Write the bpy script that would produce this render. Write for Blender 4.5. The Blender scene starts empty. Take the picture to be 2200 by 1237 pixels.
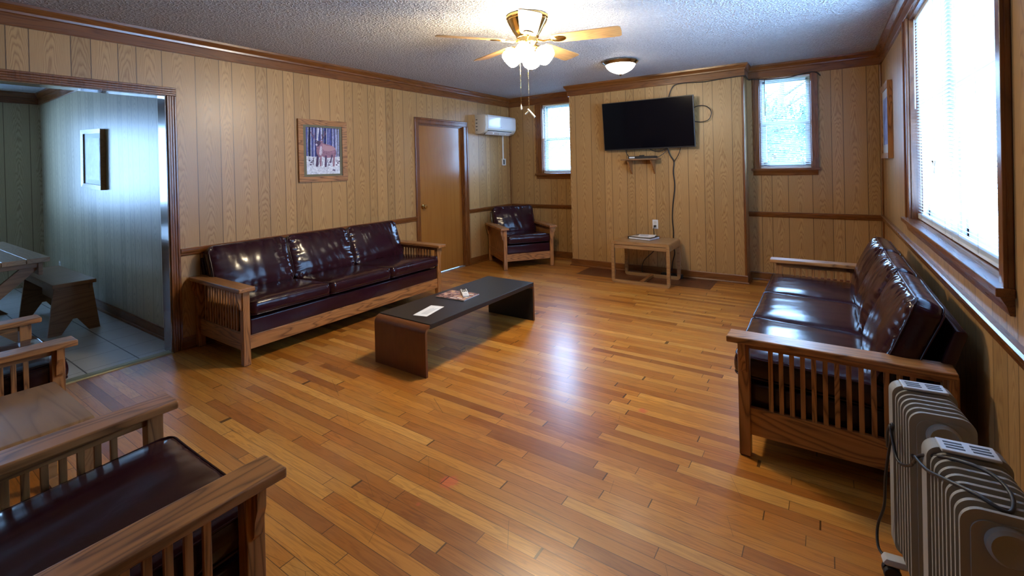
import bpy, bmesh, math, random
from mathutils import Vector, Matrix, noise
C = bpy.context.scene.collection
S = bpy.context.scene
PI = math.pi
rnd = random.Random(7)

# ------------------------------------------------------------------ camera, world, exposure
FPX, PPX, PPY = 996.1, 1100.0, 366.3
cam_d = bpy.data.cameras.new('camera'); cam = bpy.data.objects.new('camera', cam_d); C.objects.link(cam)
cam_d.sensor_width = 36; cam_d.lens = FPX / 2200 * 36; cam_d.shift_y = -(618.5 - PPY) / 2200; cam_d.clip_start = .02
YAW, PIT, ROL = .5954, -.0061, -.0241
fw = Vector((-math.sin(YAW)*math.cos(PIT), math.cos(YAW)*math.cos(PIT), math.sin(PIT)))
rt = Vector((math.cos(YAW), math.sin(YAW), 0)); up = rt.cross(fw)
R_ = rt*math.cos(ROL) + up*math.sin(ROL); U_ = -rt*math.sin(ROL) + up*math.cos(ROL)
cam.matrix_world = Matrix(((R_.x, U_.x, -fw.x, 4.3408), (R_.y, U_.y, -fw.y, -3.3154), (R_.z, U_.z, -fw.z, 1.41), (0, 0, 0, 1)))
S.camera = cam
S.view_settings.view_transform = 'Standard'; S.view_settings.look = 'None'
S.view_settings.exposure = 0.95; S.view_settings.gamma = 1; S.view_settings.use_curve_mapping = False
W = bpy.data.worlds.new('overcast_sky'); S.world = W; W.use_nodes = True
bg = W.node_tree.nodes['Background']; bg.inputs[0].default_value = (.37, .62, 1, 1); bg.inputs[1].default_value = 17.0
FAN_POWER = 88.0
S.cycles.max_bounces = 10; S.cycles.diffuse_bounces = 5; S.cycles.transparent_max_bounces = 24
S.cycles.caustics_refractive = False; S.cycles.caustics_reflective = False
S.cycles.sample_clamp_indirect = 6

def portal(name, loc, rot, sx, sy):
    l = bpy.data.lights.new(name, 'AREA'); l.shape = 'RECTANGLE'; l.size = sx; l.size_y = sy; l.cycles.is_portal = True
    o = bpy.data.objects.new(name, l); C.objects.link(o); o.location = loc; o.rotation_euler = rot
# portals only steer sampling of the sky through the real window openings (they emit nothing themselves)
portal('window_portal', (5.0, -.045, 1.69), (0, PI/2, 0), 1.42, 2.09)
portal('window_portal', (.96, 3.21, 1.85), (-PI/2, 0, 0), .68, 1.1)
portal('window_portal', (3.95, 3.08, 1.85), (-PI/2, 0, 0), .52, 1.1)
portal('window_portal', (-4.53, -3.16, 1.59), (0, -PI/2, 0), 1.22, 1.48)

# room numbers
XR, YL, YR, YC, ZC = 4.839, 3.046, 2.912, 2.626, 2.548
XC0, XC1, YB, ZT = 1.325, 3.563, -4.6, 2.402

# ------------------------------------------------------------------ mesh helpers
def obj(name, bm, m, parent=None, smooth=False):
    me = bpy.data.meshes.new(name); 
    bmesh.ops.recalc_face_normals(bm, faces=bm.faces)
    bm.to_mesh(me); bm.free()
    for x in (m if isinstance(m, (list, tuple)) else [m]): me.materials.append(x)
    if smooth:
        me.shade_smooth()
        try: me.set_sharp_from_angle(angle=math.radians(smooth if smooth > 1 else 40))
        except Exception: pass
    o = bpy.data.objects.new(name, me); C.objects.link(o)
    if parent: o.parent = parent
    return o
def NB(): return bmesh.new()
def box(bm, x0, x1, y0, y1, z0, z1, bev=0, mi=0, seg=2, M=None):
    b = bmesh.new()
    r = bmesh.ops.create_cube(b, size=1)
    for v in b.verts:
        v.co = Vector(((x0+x1)/2 + v.co.x*(x1-x0), (y0+y1)/2 + v.co.y*(y1-y0), (z0+z1)/2 + v.co.z*(z1-z0)))
    if bev: bmesh.ops.bevel(b, geom=list(b.edges), offset=bev, segments=seg, profile=.5, affect='EDGES')
    join(bm, b, mi, M)
def join(bm, b, mi=0, M=None):
    if M is not None: bmesh.ops.transform(b, matrix=M, verts=b.verts)
    mp = {}
    for v in b.verts: mp[v] = bm.verts.new(v.co)
    for f in b.faces:
        try:
            nf = bm.faces.new([mp[v] for v in f.verts]); nf.material_index = mi; nf.smooth = f.smooth
        except ValueError: pass
    b.free()
def prism(bm, pts, axis, a0, a1, mi=0, bev=0):
    """pts: 2-D outline; axis 0: (y,z) along x, 1: (x,z) along y, 2: (x,y) along z"""
    b = bmesh.new()
    def co(p, a): return {0: (a, p[0], p[1]), 1: (p[0], a, p[1]), 2: (p[0], p[1], a)}[axis]
    A = [b.verts.new(co(p, a0)) for p in pts]; B = [b.verts.new(co(p, a1)) for p in pts]
    n = len(pts)
    b.faces.new(A); b.faces.new(B[::-1])
    for i in range(n): b.faces.new((A[i], B[i], B[(i+1) % n], A[(i+1) % n]))
    if bev: bmesh.ops.bevel(b, geom=list(b.edges), offset=bev, segments=2, profile=.5, affect='EDGES')
    join(bm, b, mi)
def tube(bm, pts, r, seg=8, closed=False, mi=0, flat=1.0):
    pts = [Vector(p) for p in pts]; n = len(pts); rings = []
    prev = None
    for i, p in enumerate(pts):
        if closed: d = pts[(i+1) % n] - pts[i-1]
        else: d = pts[min(i+1, n-1)] - pts[max(i-1, 0)]
        if d.length < 1e-9: d = Vector((0, 0, 1))
        d.normalize()
        if prev is None:
            a = d.orthogonal().normalized()
        else:
            a = (prev - d*prev.dot(d))
            a = a.normalized() if a.length > 1e-6 else d.orthogonal().normalized()
        prev = a; b2 = d.cross(a)
        rr = r[i] if isinstance(r, (list, tuple)) else r
        rings.append([bm.verts.new(p + a*math.cos(2*PI*k/seg)*rr + b2*math.sin(2*PI*k/seg)*rr*flat) for k in range(seg)])
    m = n if closed else n-1
    for i in range(m):
        A, B = rings[i], rings[(i+1) % n]
        for k in range(seg):
            f = bm.faces.new((A[k], A[(k+1) % seg], B[(k+1) % seg], B[k])); f.material_index = mi; f.smooth = True
    if not closed:
        f = bm.faces.new(rings[0][::-1]); f.material_index = mi
        f = bm.faces.new(rings[-1]); f.material_index = mi
def spline(pts, n=8, closed=False):
    P = [Vector(p) for p in pts]; out = []; N = len(P)
    for i in range(N if closed else N-1):
        if closed: a, b, c, d = P[i-1], P[i], P[(i+1) % N], P[(i+2) % N]
        else: a, b, c, d = P[max(i-1, 0)], P[i], P[i+1], P[min(i+2, N-1)]
        for k in range(n):
            t = k/n
            out.append(.5*((2*b) + (c-a)*t + (2*a-5*b+4*c-d)*t*t + (3*b-a-3*c+d)*t**3))
    if not closed: out.append(P[-1])
    return out
def lathe(bm, prof, c=(0, 0, 0), seg=32, mi=0, M=None, flute=0, nf=0):
    b = bmesh.new(); rings = []
    for r, z in prof:
        rings.append([b.verts.new((r*(1+flute*math.cos(nf*2*PI*k/seg))*math.cos(2*PI*k/seg), r*(1+flute*math.cos(nf*2*PI*k/seg))*math.sin(2*PI*k/seg), z)) for k in range(seg)])
    for A, B in zip(rings, rings[1:]):
        for k in range(seg):
            f = b.faces.new((A[k], A[(k+1) % seg], B[(k+1) % seg], B[k])); f.smooth = True
    if prof[0][0] > 1e-4: b.faces.new(rings[0][::-1])
    if prof[-1][0] > 1e-4: b.faces.new(rings[-1])
    bmesh.ops.remove_doubles(b, verts=b.verts, dist=1e-6)
    MM = Matrix.Translation(c) @ (M if M is not None else Matrix())
    join(bm, b, mi, MM)
def tag(o, label=None, cat=None, group=None, kind=None):
    if label: o['label'] = label
    if cat: o['category'] = cat
    if group: o['group'] = group
    if kind: o['kind'] = kind
    return o
def thing(name, label, cat, loc=(0, 0, 0), rz=0, group=None):
    o = bpy.data.objects.new(name, None); C.objects.link(o); o.empty_display_size = .1
    o.location = loc; o.rotation_euler = (0, 0, rz)
    return tag(o, label, cat, group)
def struct(name, bm, m, label=None, parent=None, smooth=False):
    o = obj(name, bm, m, parent, smooth)
    if not parent: o['kind'] = 'structure'
    if label: o['label'] = label
    return o
def copy_tree(o, parent=None):
    c = o.copy(); C.objects.link(c)
    if parent: c.parent = parent
    for ch in list(o.children): copy_tree(ch, c)
    return c

# ------------------------------------------------------------------ materials
class NT:
    def __init__(s, name):
        s.m = bpy.data.materials.new(name); s.m.use_nodes = True; s.t = s.m.node_tree
        s.b = s.t.nodes['Principled BSDF']; s.out = s.t.nodes['Material Output']
    def n(s, ty, **kw):
        x = s.t.nodes.new(ty)
        for k, v in kw.items():
            if k == 'ins':
                for a, b in v.items():
                    if hasattr(b, 'is_output') or isinstance(b, bpy.types.NodeSocket): s.t.links.new(b, x.inputs[a])
                    else: x.inputs[a].default_value = b
            else: setattr(x, k, v)
        return x
    def math(s, op, a, b=0.0, c=None, clamp=False):
        x = s.t.nodes.new('ShaderNodeMath'); x.operation = op; x.use_clamp = clamp
        for i, v in enumerate((a, b, c)):
            if v is None: continue
            if isinstance(v, bpy.types.NodeSocket): s.t.links.new(v, x.inputs[i])
            else: x.inputs[i].default_value = v
        return x.outputs[0]
    def mix(s, f, a, b, bt='MIX'):
        x = s.t.nodes.new('ShaderNodeMix'); x.data_type = 'RGBA'; x.blend_type = bt
        for i, v in ((0, f), (6, a), (7, b)):
            if isinstance(v, bpy.types.NodeSocket): s.t.links.new(v, x.inputs[i])
            else: x.inputs[i].default_value = v if i == 0 else (*v, 1)
        return x.outputs[2]
    def ramp(s, f, stops, interp='LINEAR'):
        x = s.t.nodes.new('ShaderNodeValToRGB'); x.color_ramp.interpolation = interp
        e = x.color_ramp.elements
        while len(e) < len(stops): e.new(.5)
        for q, (p, c) in zip(e, stops):
            q.position = p; q.color = (*c, 1) if isinstance(c, tuple) else (c, c, c, 1)
        s.t.links.new(f, x.inputs[0]); return x.outputs[0]
    def noise(s, vec, scale, detail=3, rough=.5, dist=0.0):
        x = s.n('ShaderNodeTexNoise', ins={'Vector': vec, 'Scale': scale, 'Detail': detail, 'Roughness': rough, 'Distortion': dist})
        return x.outputs[0]
    def coord(s, kind='Object'):
        return s.n('ShaderNodeTexCoord').outputs[kind]
    def pos(s):
        return s.n('ShaderNodeNewGeometry').outputs['Position']
    def mapv(s, v, sc=(1, 1, 1), loc=(0, 0, 0)):
        return s.n('ShaderNodeMapping', ins={'Vector': v, 'Scale': sc, 'Location': loc}).outputs[0]
    def bump(s, h, strength=.3, dist=.01):
        x = s.n('ShaderNodeBump', ins={'Height': h, 'Strength': strength, 'Distance': dist})
        s.t.links.new(x.outputs[0], s.b.inputs['Normal']); return x
    def set(s, **kw):
        mp = dict(col='Base Color', rough='Roughness', metal='Metallic', coat='Coat Weight', coatr='Coat Roughness', spec='Specular IOR Level',
                  em='Emission Color', ems='Emission Strength', alpha='Alpha', trans='Transmission Weight', ior='IOR', sheen='Sheen Weight')
        for k, v in kw.items():
            i = s.b.inputs[mp[k]]
            if isinstance(v, bpy.types.NodeSocket): s.t.links.new(v, i)
            elif isinstance(v, tuple): i.default_value = (*v, 1)
            else: i.default_value = v
        return s
def plain(name, col, rough=.5, **kw):
    return NT(name).set(col=col, rough=rough, **kw).m
def lin(r, g, b):
    f = lambda c: (c/255/12.92 if c/255 <= .04045 else ((c/255+.055)/1.055)**2.4)
    return (f(r), f(g), f(b))

PAT = [0, .236, .42, .526, .733, .84, .995, 1.105, 1.27]
def paneling(name, start, period=1.27, light=(.475, .296, .122), dark=(.235, .112, .038), rough=.33):
    t = NT(name)
    sep = t.n('ShaderNodeSeparateXYZ', ins={0: t.pos()})
    u = t.math('ADD', sep.outputs[0], sep.outputs[1]); z = sep.outputs[2]
    u = t.math('SUBTRACT', u, start)
    q = t.math('DIVIDE', u, period); sheet = t.math('FLOOR', q)
    m = t.math('MULTIPLY', t.math('FRACT', q), 1.27)
    groove = t.math('COMPARE', m, 0.0, .0028); cen = (PAT[0]+PAT[1])/2; idn = 0.0
    for i in range(1, 9):
        groove = t.math('ADD', groove, t.math('COMPARE', m, PAT[i], .0028))
        if i < 8:
            g = t.math('GREATER_THAN', m, PAT[i])
            dc = (PAT[i]+PAT[i+1])/2 - (PAT[i-1]+PAT[i])/2
            cen = t.math('MULTIPLY_ADD', g, dc, cen); idn = t.math('ADD', g, idn)
    w = t.math('SUBTRACT', m, cen)
    seed = t.math('MULTIPLY_ADD', sheet, 13.7, t.math('MULTIPLY', idn, 3.31))
    rn = t.n('ShaderNodeTexWhiteNoise', noise_dimensions='1D', ins={'W': seed}).outputs[0]
    # cathedral grain: contours of z + k*w^2, warped by noise stretched along the board
    wv = t.n('ShaderNodeCombineXYZ', ins={0: t.math('MULTIPLY', w, 5.0), 1: seed, 2: t.math('MULTIPLY', z, .9)}).outputs[0]
    warp = t.math('SUBTRACT', t.noise(wv, 1.6, 3, .55), .5)
    wv2 = t.n('ShaderNodeCombineXYZ', ins={0: t.math('MULTIPLY', w, 30.0), 1: seed, 2: t.math('MULTIPLY', z, 2.2)}).outputs[0]
    warp2 = t.math('SUBTRACT', t.noise(wv2, 1.5, 2, .5), .5)
    kk = t.math('MULTIPLY_ADD', rn, 70.0, 85.0)
    w2 = t.math('MULTIPLY', t.math('MULTIPLY', w, w), kk)
    f = t.math('ADD', t.math('ADD', z, w2), t.math('MULTIPLY_ADD', warp, 1.0, t.math('MULTIPLY', warp2, .10)))
    band = t.math('FRACT', t.math('MULTIPLY', f, 10.0))
    bandm = t.ramp(band, [(0, .0), (.12, .25), (.4, .9), (.7, 1.0), (.9, .55), (1.0, .0)])
    fv = t.n('ShaderNodeCombineXYZ', ins={0: t.math('MULTIPLY', u, 260.0), 1: seed, 2: t.math('MULTIPLY', z, 7.0)}).outputs[0]
    fine = t.noise(fv, 1.0, 2, .6)
    fac = t.math('MULTIPLY_ADD', fine, .50, t.math('MULTIPLY', bandm, .60), clamp=True)
    col = t.mix(fac, dark, light)
    tint = t.mix(rn, (.84, .80, .74), (1.08, 1.04, 1.0))
    col = t.mix(1.0, col, tint, 'MULTIPLY')
    gm = t.math('MINIMUM', groove, 1.0)
    col = t.mix(t.math('MULTIPLY', gm, .85), col, (.055, .026, .012))
    t.set(col=col, rough=t.math('MULTIPLY_ADD', fine, .16, rough-.06), spec=.45)
    h = t.math('MULTIPLY_ADD', gm, -1.0, t.math('MULTIPLY', fac, .12))
    t.bump(h, .35, .002)
    return t.m

def wood(name, light, dark, axis='x', rough=.35, scale=1.0, coat=0.0, contrast=1.0, wave=True):
    t = NT(name); v = t.coord()
    sc = {'x': (1.6, 15, 15), 'y': (15, 1.6, 15), 'z': (15, 15, 1.6)}[axis]
    sc = tuple(a*scale for a in sc)
    info = t.n('ShaderNodeObjectInfo').outputs['Random']
    off = t.n('ShaderNodeVectorMath', operation='ADD', ins={0: t.mapv(v, sc), 1: t.n('ShaderNodeCombineXYZ', ins={0: t.math('MULTIPLY', info, 31.0), 1: t.math('MULTIPLY', info, 17.0), 2: 0.0}).outputs[0]}).outputs[0]
    n1 = t.noise(off, .55, 2, .5, .4)
    band = t.math('FRACT', t.math('MULTIPLY', n1, 17.0))
    bandm = t.ramp(band, [(0, .0), (.18, .55), (.45, 1.0), (.75, 1.0), (.92, .5), (1.0, .0)])
    fs = {'x': (6, 230, 230), 'y': (230, 6, 230), 'z': (230, 230, 6)}[axis]
    fine = t.noise(t.mapv(v, fs), 1.0, 2, .6)
    fac = t.math('MULTIPLY_ADD', fine, .45, t.math('MULTIPLY', bandm, .5*contrast), clamp=True)
    blotch = t.noise(v, 2.3, 2)
    col = t.mix(fac, dark, light)
    col = t.mix(t.math('MULTIPLY', blotch, .5), col, t.mix(1.0, col, (.72, .66, .6), 'MULTIPLY'))
    t.set(col=col, rough=t.math('MULTIPLY_ADD', fine, .12, rough-.05), coat=coat, coatr=.2)
    t.bump(fac, .12, .001)
    return t.m

def floor_mat():
    t = NT('oak_strip_floor'); sep = t.n('ShaderNodeSeparateXYZ', ins={0: t.pos()})
    x, y = sep.outputs[0], sep.outputs[1]; BW = .058
    r = t.math('DIVIDE', y, BW); row = t.math('FLOOR', r); fr = t.math('FRACT', r)
    rr = t.n('ShaderNodeTexWhiteNoise', noise_dimensions='1D', ins={'W': row})
    L = t.math('MULTIPLY_ADD', rr.outputs[0], .85, .50)
    xs = t.math('DIVIDE', t.math('MULTIPLY_ADD', t.math('FRACT', t.math('MULTIPLY', rr.outputs[0], 57.3)), 3.0, x), L)
    # uneven board lengths: warp the running coordinate a little before it is cut
    xs = t.math('ADD', xs, t.math('MULTIPLY', t.math('SINE', t.math('MULTIPLY_ADD', row, 2.1, t.math('MULTIPLY', x, 2.6))), .3))
    cell = t.math('FLOOR', xs); fx = t.math('FRACT', xs)
    idv = t.n('ShaderNodeCombineXYZ', ins={0: row, 1: cell, 2: 0.0}).outputs[0]
    wn = t.n('ShaderNodeTexWhiteNoise', noise_dimensions='2D', ins={'Vector': idv}); rn = wn.outputs[0]
    rn2 = t.math('FRACT', t.math('MULTIPLY', rn, 37.7))
    gy = t.math('MINIMUM', fr, t.math('SUBTRACT', 1.0, fr))
    gapy = t.math('LESS_THAN', gy, t.math('MULTIPLY_ADD', rr.outputs[0], .018, .008))
    gx = t.math('MINIMUM', fx, t.math('SUBTRACT', 1.0, fx))
    gapx = t.math('LESS_THAN', gx, .0032)
    gap = t.math('MAXIMUM', gapy, gapx)
    gv = t.n('ShaderNodeCombineXYZ', ins={0: t.math('MULTIPLY_ADD', x, 1.6, t.math('MULTIPLY', rn, 50.0)), 1: t.math('MULTIPLY', y, 24.0), 2: t.math('MULTIPLY', cell, 1.7)}).outputs[0]
    n1 = t.noise(gv, .9, 3, .55, .5)
    band = t.math('FRACT', t.math('MULTIPLY', n1, 9.0)); bandm = t.ramp(band, [(0, .2), (.4, .9), (.75, 1.0), (1.0, .2)])
    fine = t.noise(t.n('ShaderNodeCombineXYZ', ins={0: t.math('MULTIPLY', x, 9.0), 1: t.math('MULTIPLY', y, 330.0), 2: 0.0}).outputs[0], 1.0, 3, .65)
    base = t.ramp(rn, [(0, (.27, .092, .018)), (.12, (.38, .145, .030)), (.36, (.47, .200, .042)), (.62, (.53, .245, .054)), (.84, (.58, .30, .080)), (1, (.64, .37, .13))])
    base = t.mix(1.0, base, (1.08, .97, .64), 'MULTIPLY')
    grain = t.math('MULTIPLY_ADD', fine, .5, t.math('MULTIPLY', bandm, t.math('MULTIPLY_ADD', rn2, .35, .18)), clamp=True)
    col = t.mix(grain, t.mix(1.0, base, (.46, .36, .26), 'MULTIPLY'), t.mix(1.0, base, (1.18, 1.16, 1.12), 'MULTIPLY'))
    # dark streaks and worn patches (own shape)
    st = t.noise(t.mapv(t.pos(), (2.2, 26, 1)), 1.0, 4, .6)
    col = t.mix(t.ramp(st, [(.62, 0.0), (.72, .55)]), col, (.09, .035, .012))
    wear = t.noise(t.pos(), 1.1, 4, .6)
    col = t.mix(t.ramp(wear, [(.45, 0.0), (.75, .35)]), col, (.50, .28, .12))
    # red spots left on the boards
    for cx, cy, rad in ((2.91, -1.768, .045), (2.895, -1.942, .014), (3.45, -.72, .03)):
        d = t.n('ShaderNodeVectorMath', operation='DISTANCE', ins={0: t.n('ShaderNodeCombineXYZ', ins={0: x, 1: y, 2: 0.0}).outputs[0], 1: (cx, cy, 0)}).outputs['Value']
        k = t.math('SUBTRACT', t.math('MULTIPLY_ADD', t.noise(t.pos(), 38, 2), rad*1.3, rad*.4), d)
        k = t.math('MULTIPLY', k, 60.0, clamp=True)
        col = t.mix(t.math('MULTIPLY', k, .6), col, (.62, .09, .05))
    # scuffs
    sc = t.n('ShaderNodeTexVoronoi', feature='DISTANCE_TO_EDGE', ins={'Vector': t.mapv(t.pos(), (1.7, 2.3, 1)), 'Scale': 1.3}).outputs[0]
    scm = t.math('MULTIPLY', t.math('LESS_THAN', sc, .0016), t.math('GREATER_THAN', t.noise(t.pos(), 2.0, 1), .56))
    col = t.mix(t.math('MULTIPLY', scm, .6), col, (.05, .025, .012))
    # dark parquet hearth strip in front of the chimney
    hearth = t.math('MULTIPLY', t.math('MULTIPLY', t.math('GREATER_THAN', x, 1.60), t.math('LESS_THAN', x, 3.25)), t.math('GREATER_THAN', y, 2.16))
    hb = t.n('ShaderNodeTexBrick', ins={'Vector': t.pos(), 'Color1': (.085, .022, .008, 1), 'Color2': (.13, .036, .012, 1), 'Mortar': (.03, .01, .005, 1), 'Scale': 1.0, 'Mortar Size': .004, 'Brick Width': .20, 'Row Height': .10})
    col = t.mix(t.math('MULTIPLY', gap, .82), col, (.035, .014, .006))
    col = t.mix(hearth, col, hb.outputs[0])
    rg = t.noise(t.pos(), 3.0, 3, .6)
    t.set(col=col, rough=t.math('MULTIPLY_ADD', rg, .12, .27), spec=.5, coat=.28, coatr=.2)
    tilt = t.math('MULTIPLY', t.math('SUBTRACT', rn, .5), t.math('MULTIPLY', fr, .5))
    cup = t.math('MULTIPLY', t.math('MULTIPLY', fr, t.math('SUBTRACT', 1.0, fr)), 1.2)
    h = t.math('ADD', t.math('MULTIPLY_ADD', gap, -1.2, t.math('MULTIPLY', fine, .06)), t.math('ADD', tilt, cup))
    t.bump(h, .30, .0016)
    return t.m

def ceiling_mat():
    t = NT('textured_ceiling'); p = t.pos()
    w = t.noise(p, 9, 2); wv = t.n('ShaderNodeVectorMath', operation='ADD', ins={0: p, 1: t.n('ShaderNodeVectorMath', operation='SCALE', ins={0: t.n('ShaderNodeTexNoise', ins={'Vector': p, 'Scale': 26.0, 'Detail': 2.0}).outputs['Color'], 'Scale': .035}).outputs[0]}).outputs[0]
    v1 = t.n('ShaderNodeTexVoronoi', feature='DISTANCE_TO_EDGE', ins={'Vector': wv, 'Scale': 34.0}).outputs[0]
    ridge = t.ramp(v1, [(0, 1.0), (.14, .35), (.4, 0.0)])
    n2 = t.noise(p, 95, 4, .7)
    h = t.math('ADD', t.math('MULTIPLY', ridge, .9), t.math('MULTIPLY', n2, .9))
    t.set(col=t.mix(ridge, (.70, .69, .70), (.84, .83, .83)), rough=.62, spec=.3)
    t.bump(h, 1.0, .022)
    return t.m

def leather_mat():
    t = NT('dark_maroon_leather'); v = t.coord()
    big = t.noise(v, 3.5, 3, .55, .3)
    fold = t.n('ShaderNodeTexNoise', ins={'Vector': t.mapv(v, (1, 1, 1)), 'Scale': 9.0, 'Detail': 3.0, 'Roughness': .5, 'Distortion': .8}).outputs[0]
    fine = t.n('ShaderNodeTexVoronoi', ins={'Vector': v, 'Scale': 420.0}).outputs[0]
    col = t.mix(big, (.014, .0035, .0065), (.032, .0075, .012))
    t.set(col=col, rough=t.math('MULTIPLY_ADD', big, .09, .13), spec=.34)
    t.bump(t.math('ADD', t.math('MULTIPLY', fold, .35), t.math('MULTIPLY', fine, .02)), .25, .006)
    return t.m

def tile_mat():
    t = NT('grey_tile_floor'); sep = t.n('ShaderNodeSeparateXYZ', ins={0: t.pos()}); x, y = sep.outputs[0], sep.outputs[1]
    fx = t.math('FRACT', t.math('DIVIDE', t.math('SUBTRACT', x, -.17), .322)); fy = t.math('FRACT', t.math('DIVIDE', t.math('SUBTRACT', y, -1.985), .308))
    ex = t.math('MINIMUM', fx, t.math('SUBTRACT', 1.0, fx)); ey = t.math('MINIMUM', fy, t.math('SUBTRACT', 1.0, fy))
    g = t.math('MAXIMUM', t.math('LESS_THAN', ex, .008), t.math('LESS_THAN', ey, .014))
    n1 = t.noise(t.pos(), 5, 4, .6)
    col = t.mix(n1, (.40, .40, .38), (.56, .55, .52))
    col = t.mix(t.math('MULTIPLY', g, .92), col, (.03, .028, .026))
    t.set(col=col, rough=t.math('MULTIPLY_ADD', n1, .2, .28)); t.bump(t.math('MULTIPLY', g, -1.0), .4, .002)
    return t.m

def glass_pane_mat():
    t = NT('window_glass'); N = t.t.nodes
    tr = N.new('ShaderNodeBsdfTransparent'); tr.inputs[0].default_value = (.96, .98, 1, 1)
    gl = N.new('ShaderNodeBsdfGlossy'); gl.inputs['Roughness'].default_value = .02
    mx = N.new('ShaderNodeMixShader')
    mx.inputs[0].default_value = .05; t.t.links.new(tr.outputs[0], mx.inputs[1]); t.t.links.new(gl.outputs[0], mx.inputs[2])
    t.t.links.new(mx.outputs[0], t.out.inputs[0]); return t.m

def slat_mat():
    t = NT('white_blind_slat'); N = t.t.nodes
    d = N.new('ShaderNodeBsdfDiffuse'); d.inputs[0].default_value = (.70, .75, .80, 1)
    tl = N.new('ShaderNodeBsdfTranslucent'); tl.inputs[0].default_value = (.36, .47, .58, 1)
    mx = N.new('ShaderNodeMixShader'); mx.inputs[0].default_value = .14
    t.t.links.new(d.outputs[0], mx.inputs[1]); t.t.links.new(tl.outputs[0], mx.inputs[2]); t.t.links.new(mx.outputs[0], t.out.inputs[0])
    return t.m

def emit(name, col, s):
    t = NT(name); t.set(col=(.8, .8, .8), em=col, ems=s, rough=.3); return t.m

M = {}
M['pan_left'] = paneling('wood_paneling_left', -1.816, 1.262)
M['pan_chim'] = paneling('wood_paneling_chimney', 1.418 + YC, 1.281)
M['pan_back'] = paneling('wood_paneling_back', 3.977 + YR, 1.27)
M['pan_right'] = paneling('wood_paneling_right', XR + .35, 1.27)
M['pan_dining'] = paneling('wood_paneling_dining', -1.7 - .9, 1.27, light=(.52, .47, .33), dark=(.26, .215, .14), rough=.36)
M['trim'] = wood('stained_pine_trim', (.235, .082, .017), (.085, .024, .006), 'x', .28, .7, coat=.3)
M['trim_y'] = wood('stained_pine_trim_lengthwise', (.235, .082, .017), (.085, .024, .006), 'y', .28, .7, coat=.3)
M['trim_z'] = wood('stained_pine_trim_upright', (.235, .082, .017), (.085, .024, .006), 'z', .28, .7, coat=.3)
M['door'] = wood('varnished_birch_door', (.42, .180, .036), (.27, .098, .018), 'z', .2, .35, coat=.5, contrast=.5)
for a in 'xyz': M['oak_'+a] = wood('golden_oak_'+a, (.42, .19, .060), (.075, .026, .008), a, .36, 1.0, coat=.1, contrast=1.5)
M['oak_pale'] = wood('pale_oak_laminate', (.38, .215, .090), (.22, .11, .042), 'x', .3, .6, coat=.25, contrast=1.3)
M['veneer'] = wood('reddish_veneer', (.21, .075, .022), (.13, .042, .012), 'z', .33, .8, contrast=.5)
M['blade'] = wood('light_oak_blade', (.55, .34, .14), (.36, .19, .07), 'x', .35, .8)
M['pine_dark'] = wood('brown_stained_pine', (.30, .165, .075), (.15, .072, .03), 'y', .4, .6)
M['pine_top'] = wood('worn_table_boards', (.36, .25, .14), (.20, .12, .06), 'x', .34, .5)
M['floor'] = floor_mat(); M['ceil'] = ceiling_mat(); M['leather'] = leather_mat(); M['tile'] = tile_mat()
M['glass'] = glass_pane_mat(); M['slat'] = slat_mat()
M['black_lam'] = plain('black_laminate', (.012, .012, .013), .32)
M['black'] = plain('black_plastic', (.012, .012, .014), .35)
M['rubber'] = plain('black_rubber', (.01, .01, .01), .55)
M['screen'] = plain('dark_glossy_screen', (.003, .003, .005), .10, spec=.3)
M['cord'] = plain('black_cord', (.010, .010, .012), .45)
M['white'] = plain('white_plastic', (.72, .72, .70), .35)
M['cream'] = plain('cream_plastic', (.60, .56, .47), .4)
M['acpanel'] = plain('glossy_white_panel', (.74, .77, .79), .12, coat=.5)
M['dark'] = plain('dark_slot', (.015, .015, .018), .5)
M['vinyl'] = plain('white_painted_sash', (.78, .80, .82), .4)
M['brass'] = plain('polished_brass', (.78, .56, .22), .16, metal=1.0)
M['nickel'] = plain('brushed_nickel', (.45, .40, .30), .18, metal=1.0)
M['alu'] = plain('aluminium_strip', (.55, .58, .60), .35, metal=.8)
M['olive_metal'] = plain('dull_brass_strip', (.30, .26, .13), .35, metal=.6)
M['heater'] = plain('warm_grey_enamel', (.29, .28, .25), .5)
M['heatertop'] = plain('pale_grey_enamel', (.50, .50, .50), .3)
M['paper'] = plain('white_paper', (.80, .80, .80), .55)
M['ink'] = plain('grey_print', (.42, .43, .46), .6)
M['matboard'] = plain('olive_mat_board', (.13, .12, .07), .7)
M['plaster'] = plain('plain_wall_side', (.36, .35, .33), .6)
M['shade'] = emit('lit_frosted_glass', (1.0, .83, .58), FAN_POWER)
M['bowl'] = emit('lit_frosted_bowl', (1.0, .88, .72), 7.0)
M['ladder'] = plain('white_ladder_tape', (.7, .72, .75), .6)
M['leaf'] = plain('green_leaves', (.06, .15, .11), .5)
M['bark'] = plain('grey_brown_bark', (.12, .09, .06), .8)
M['grass'] = plain('mown_grass', (.05, .11, .03), .8)

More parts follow.
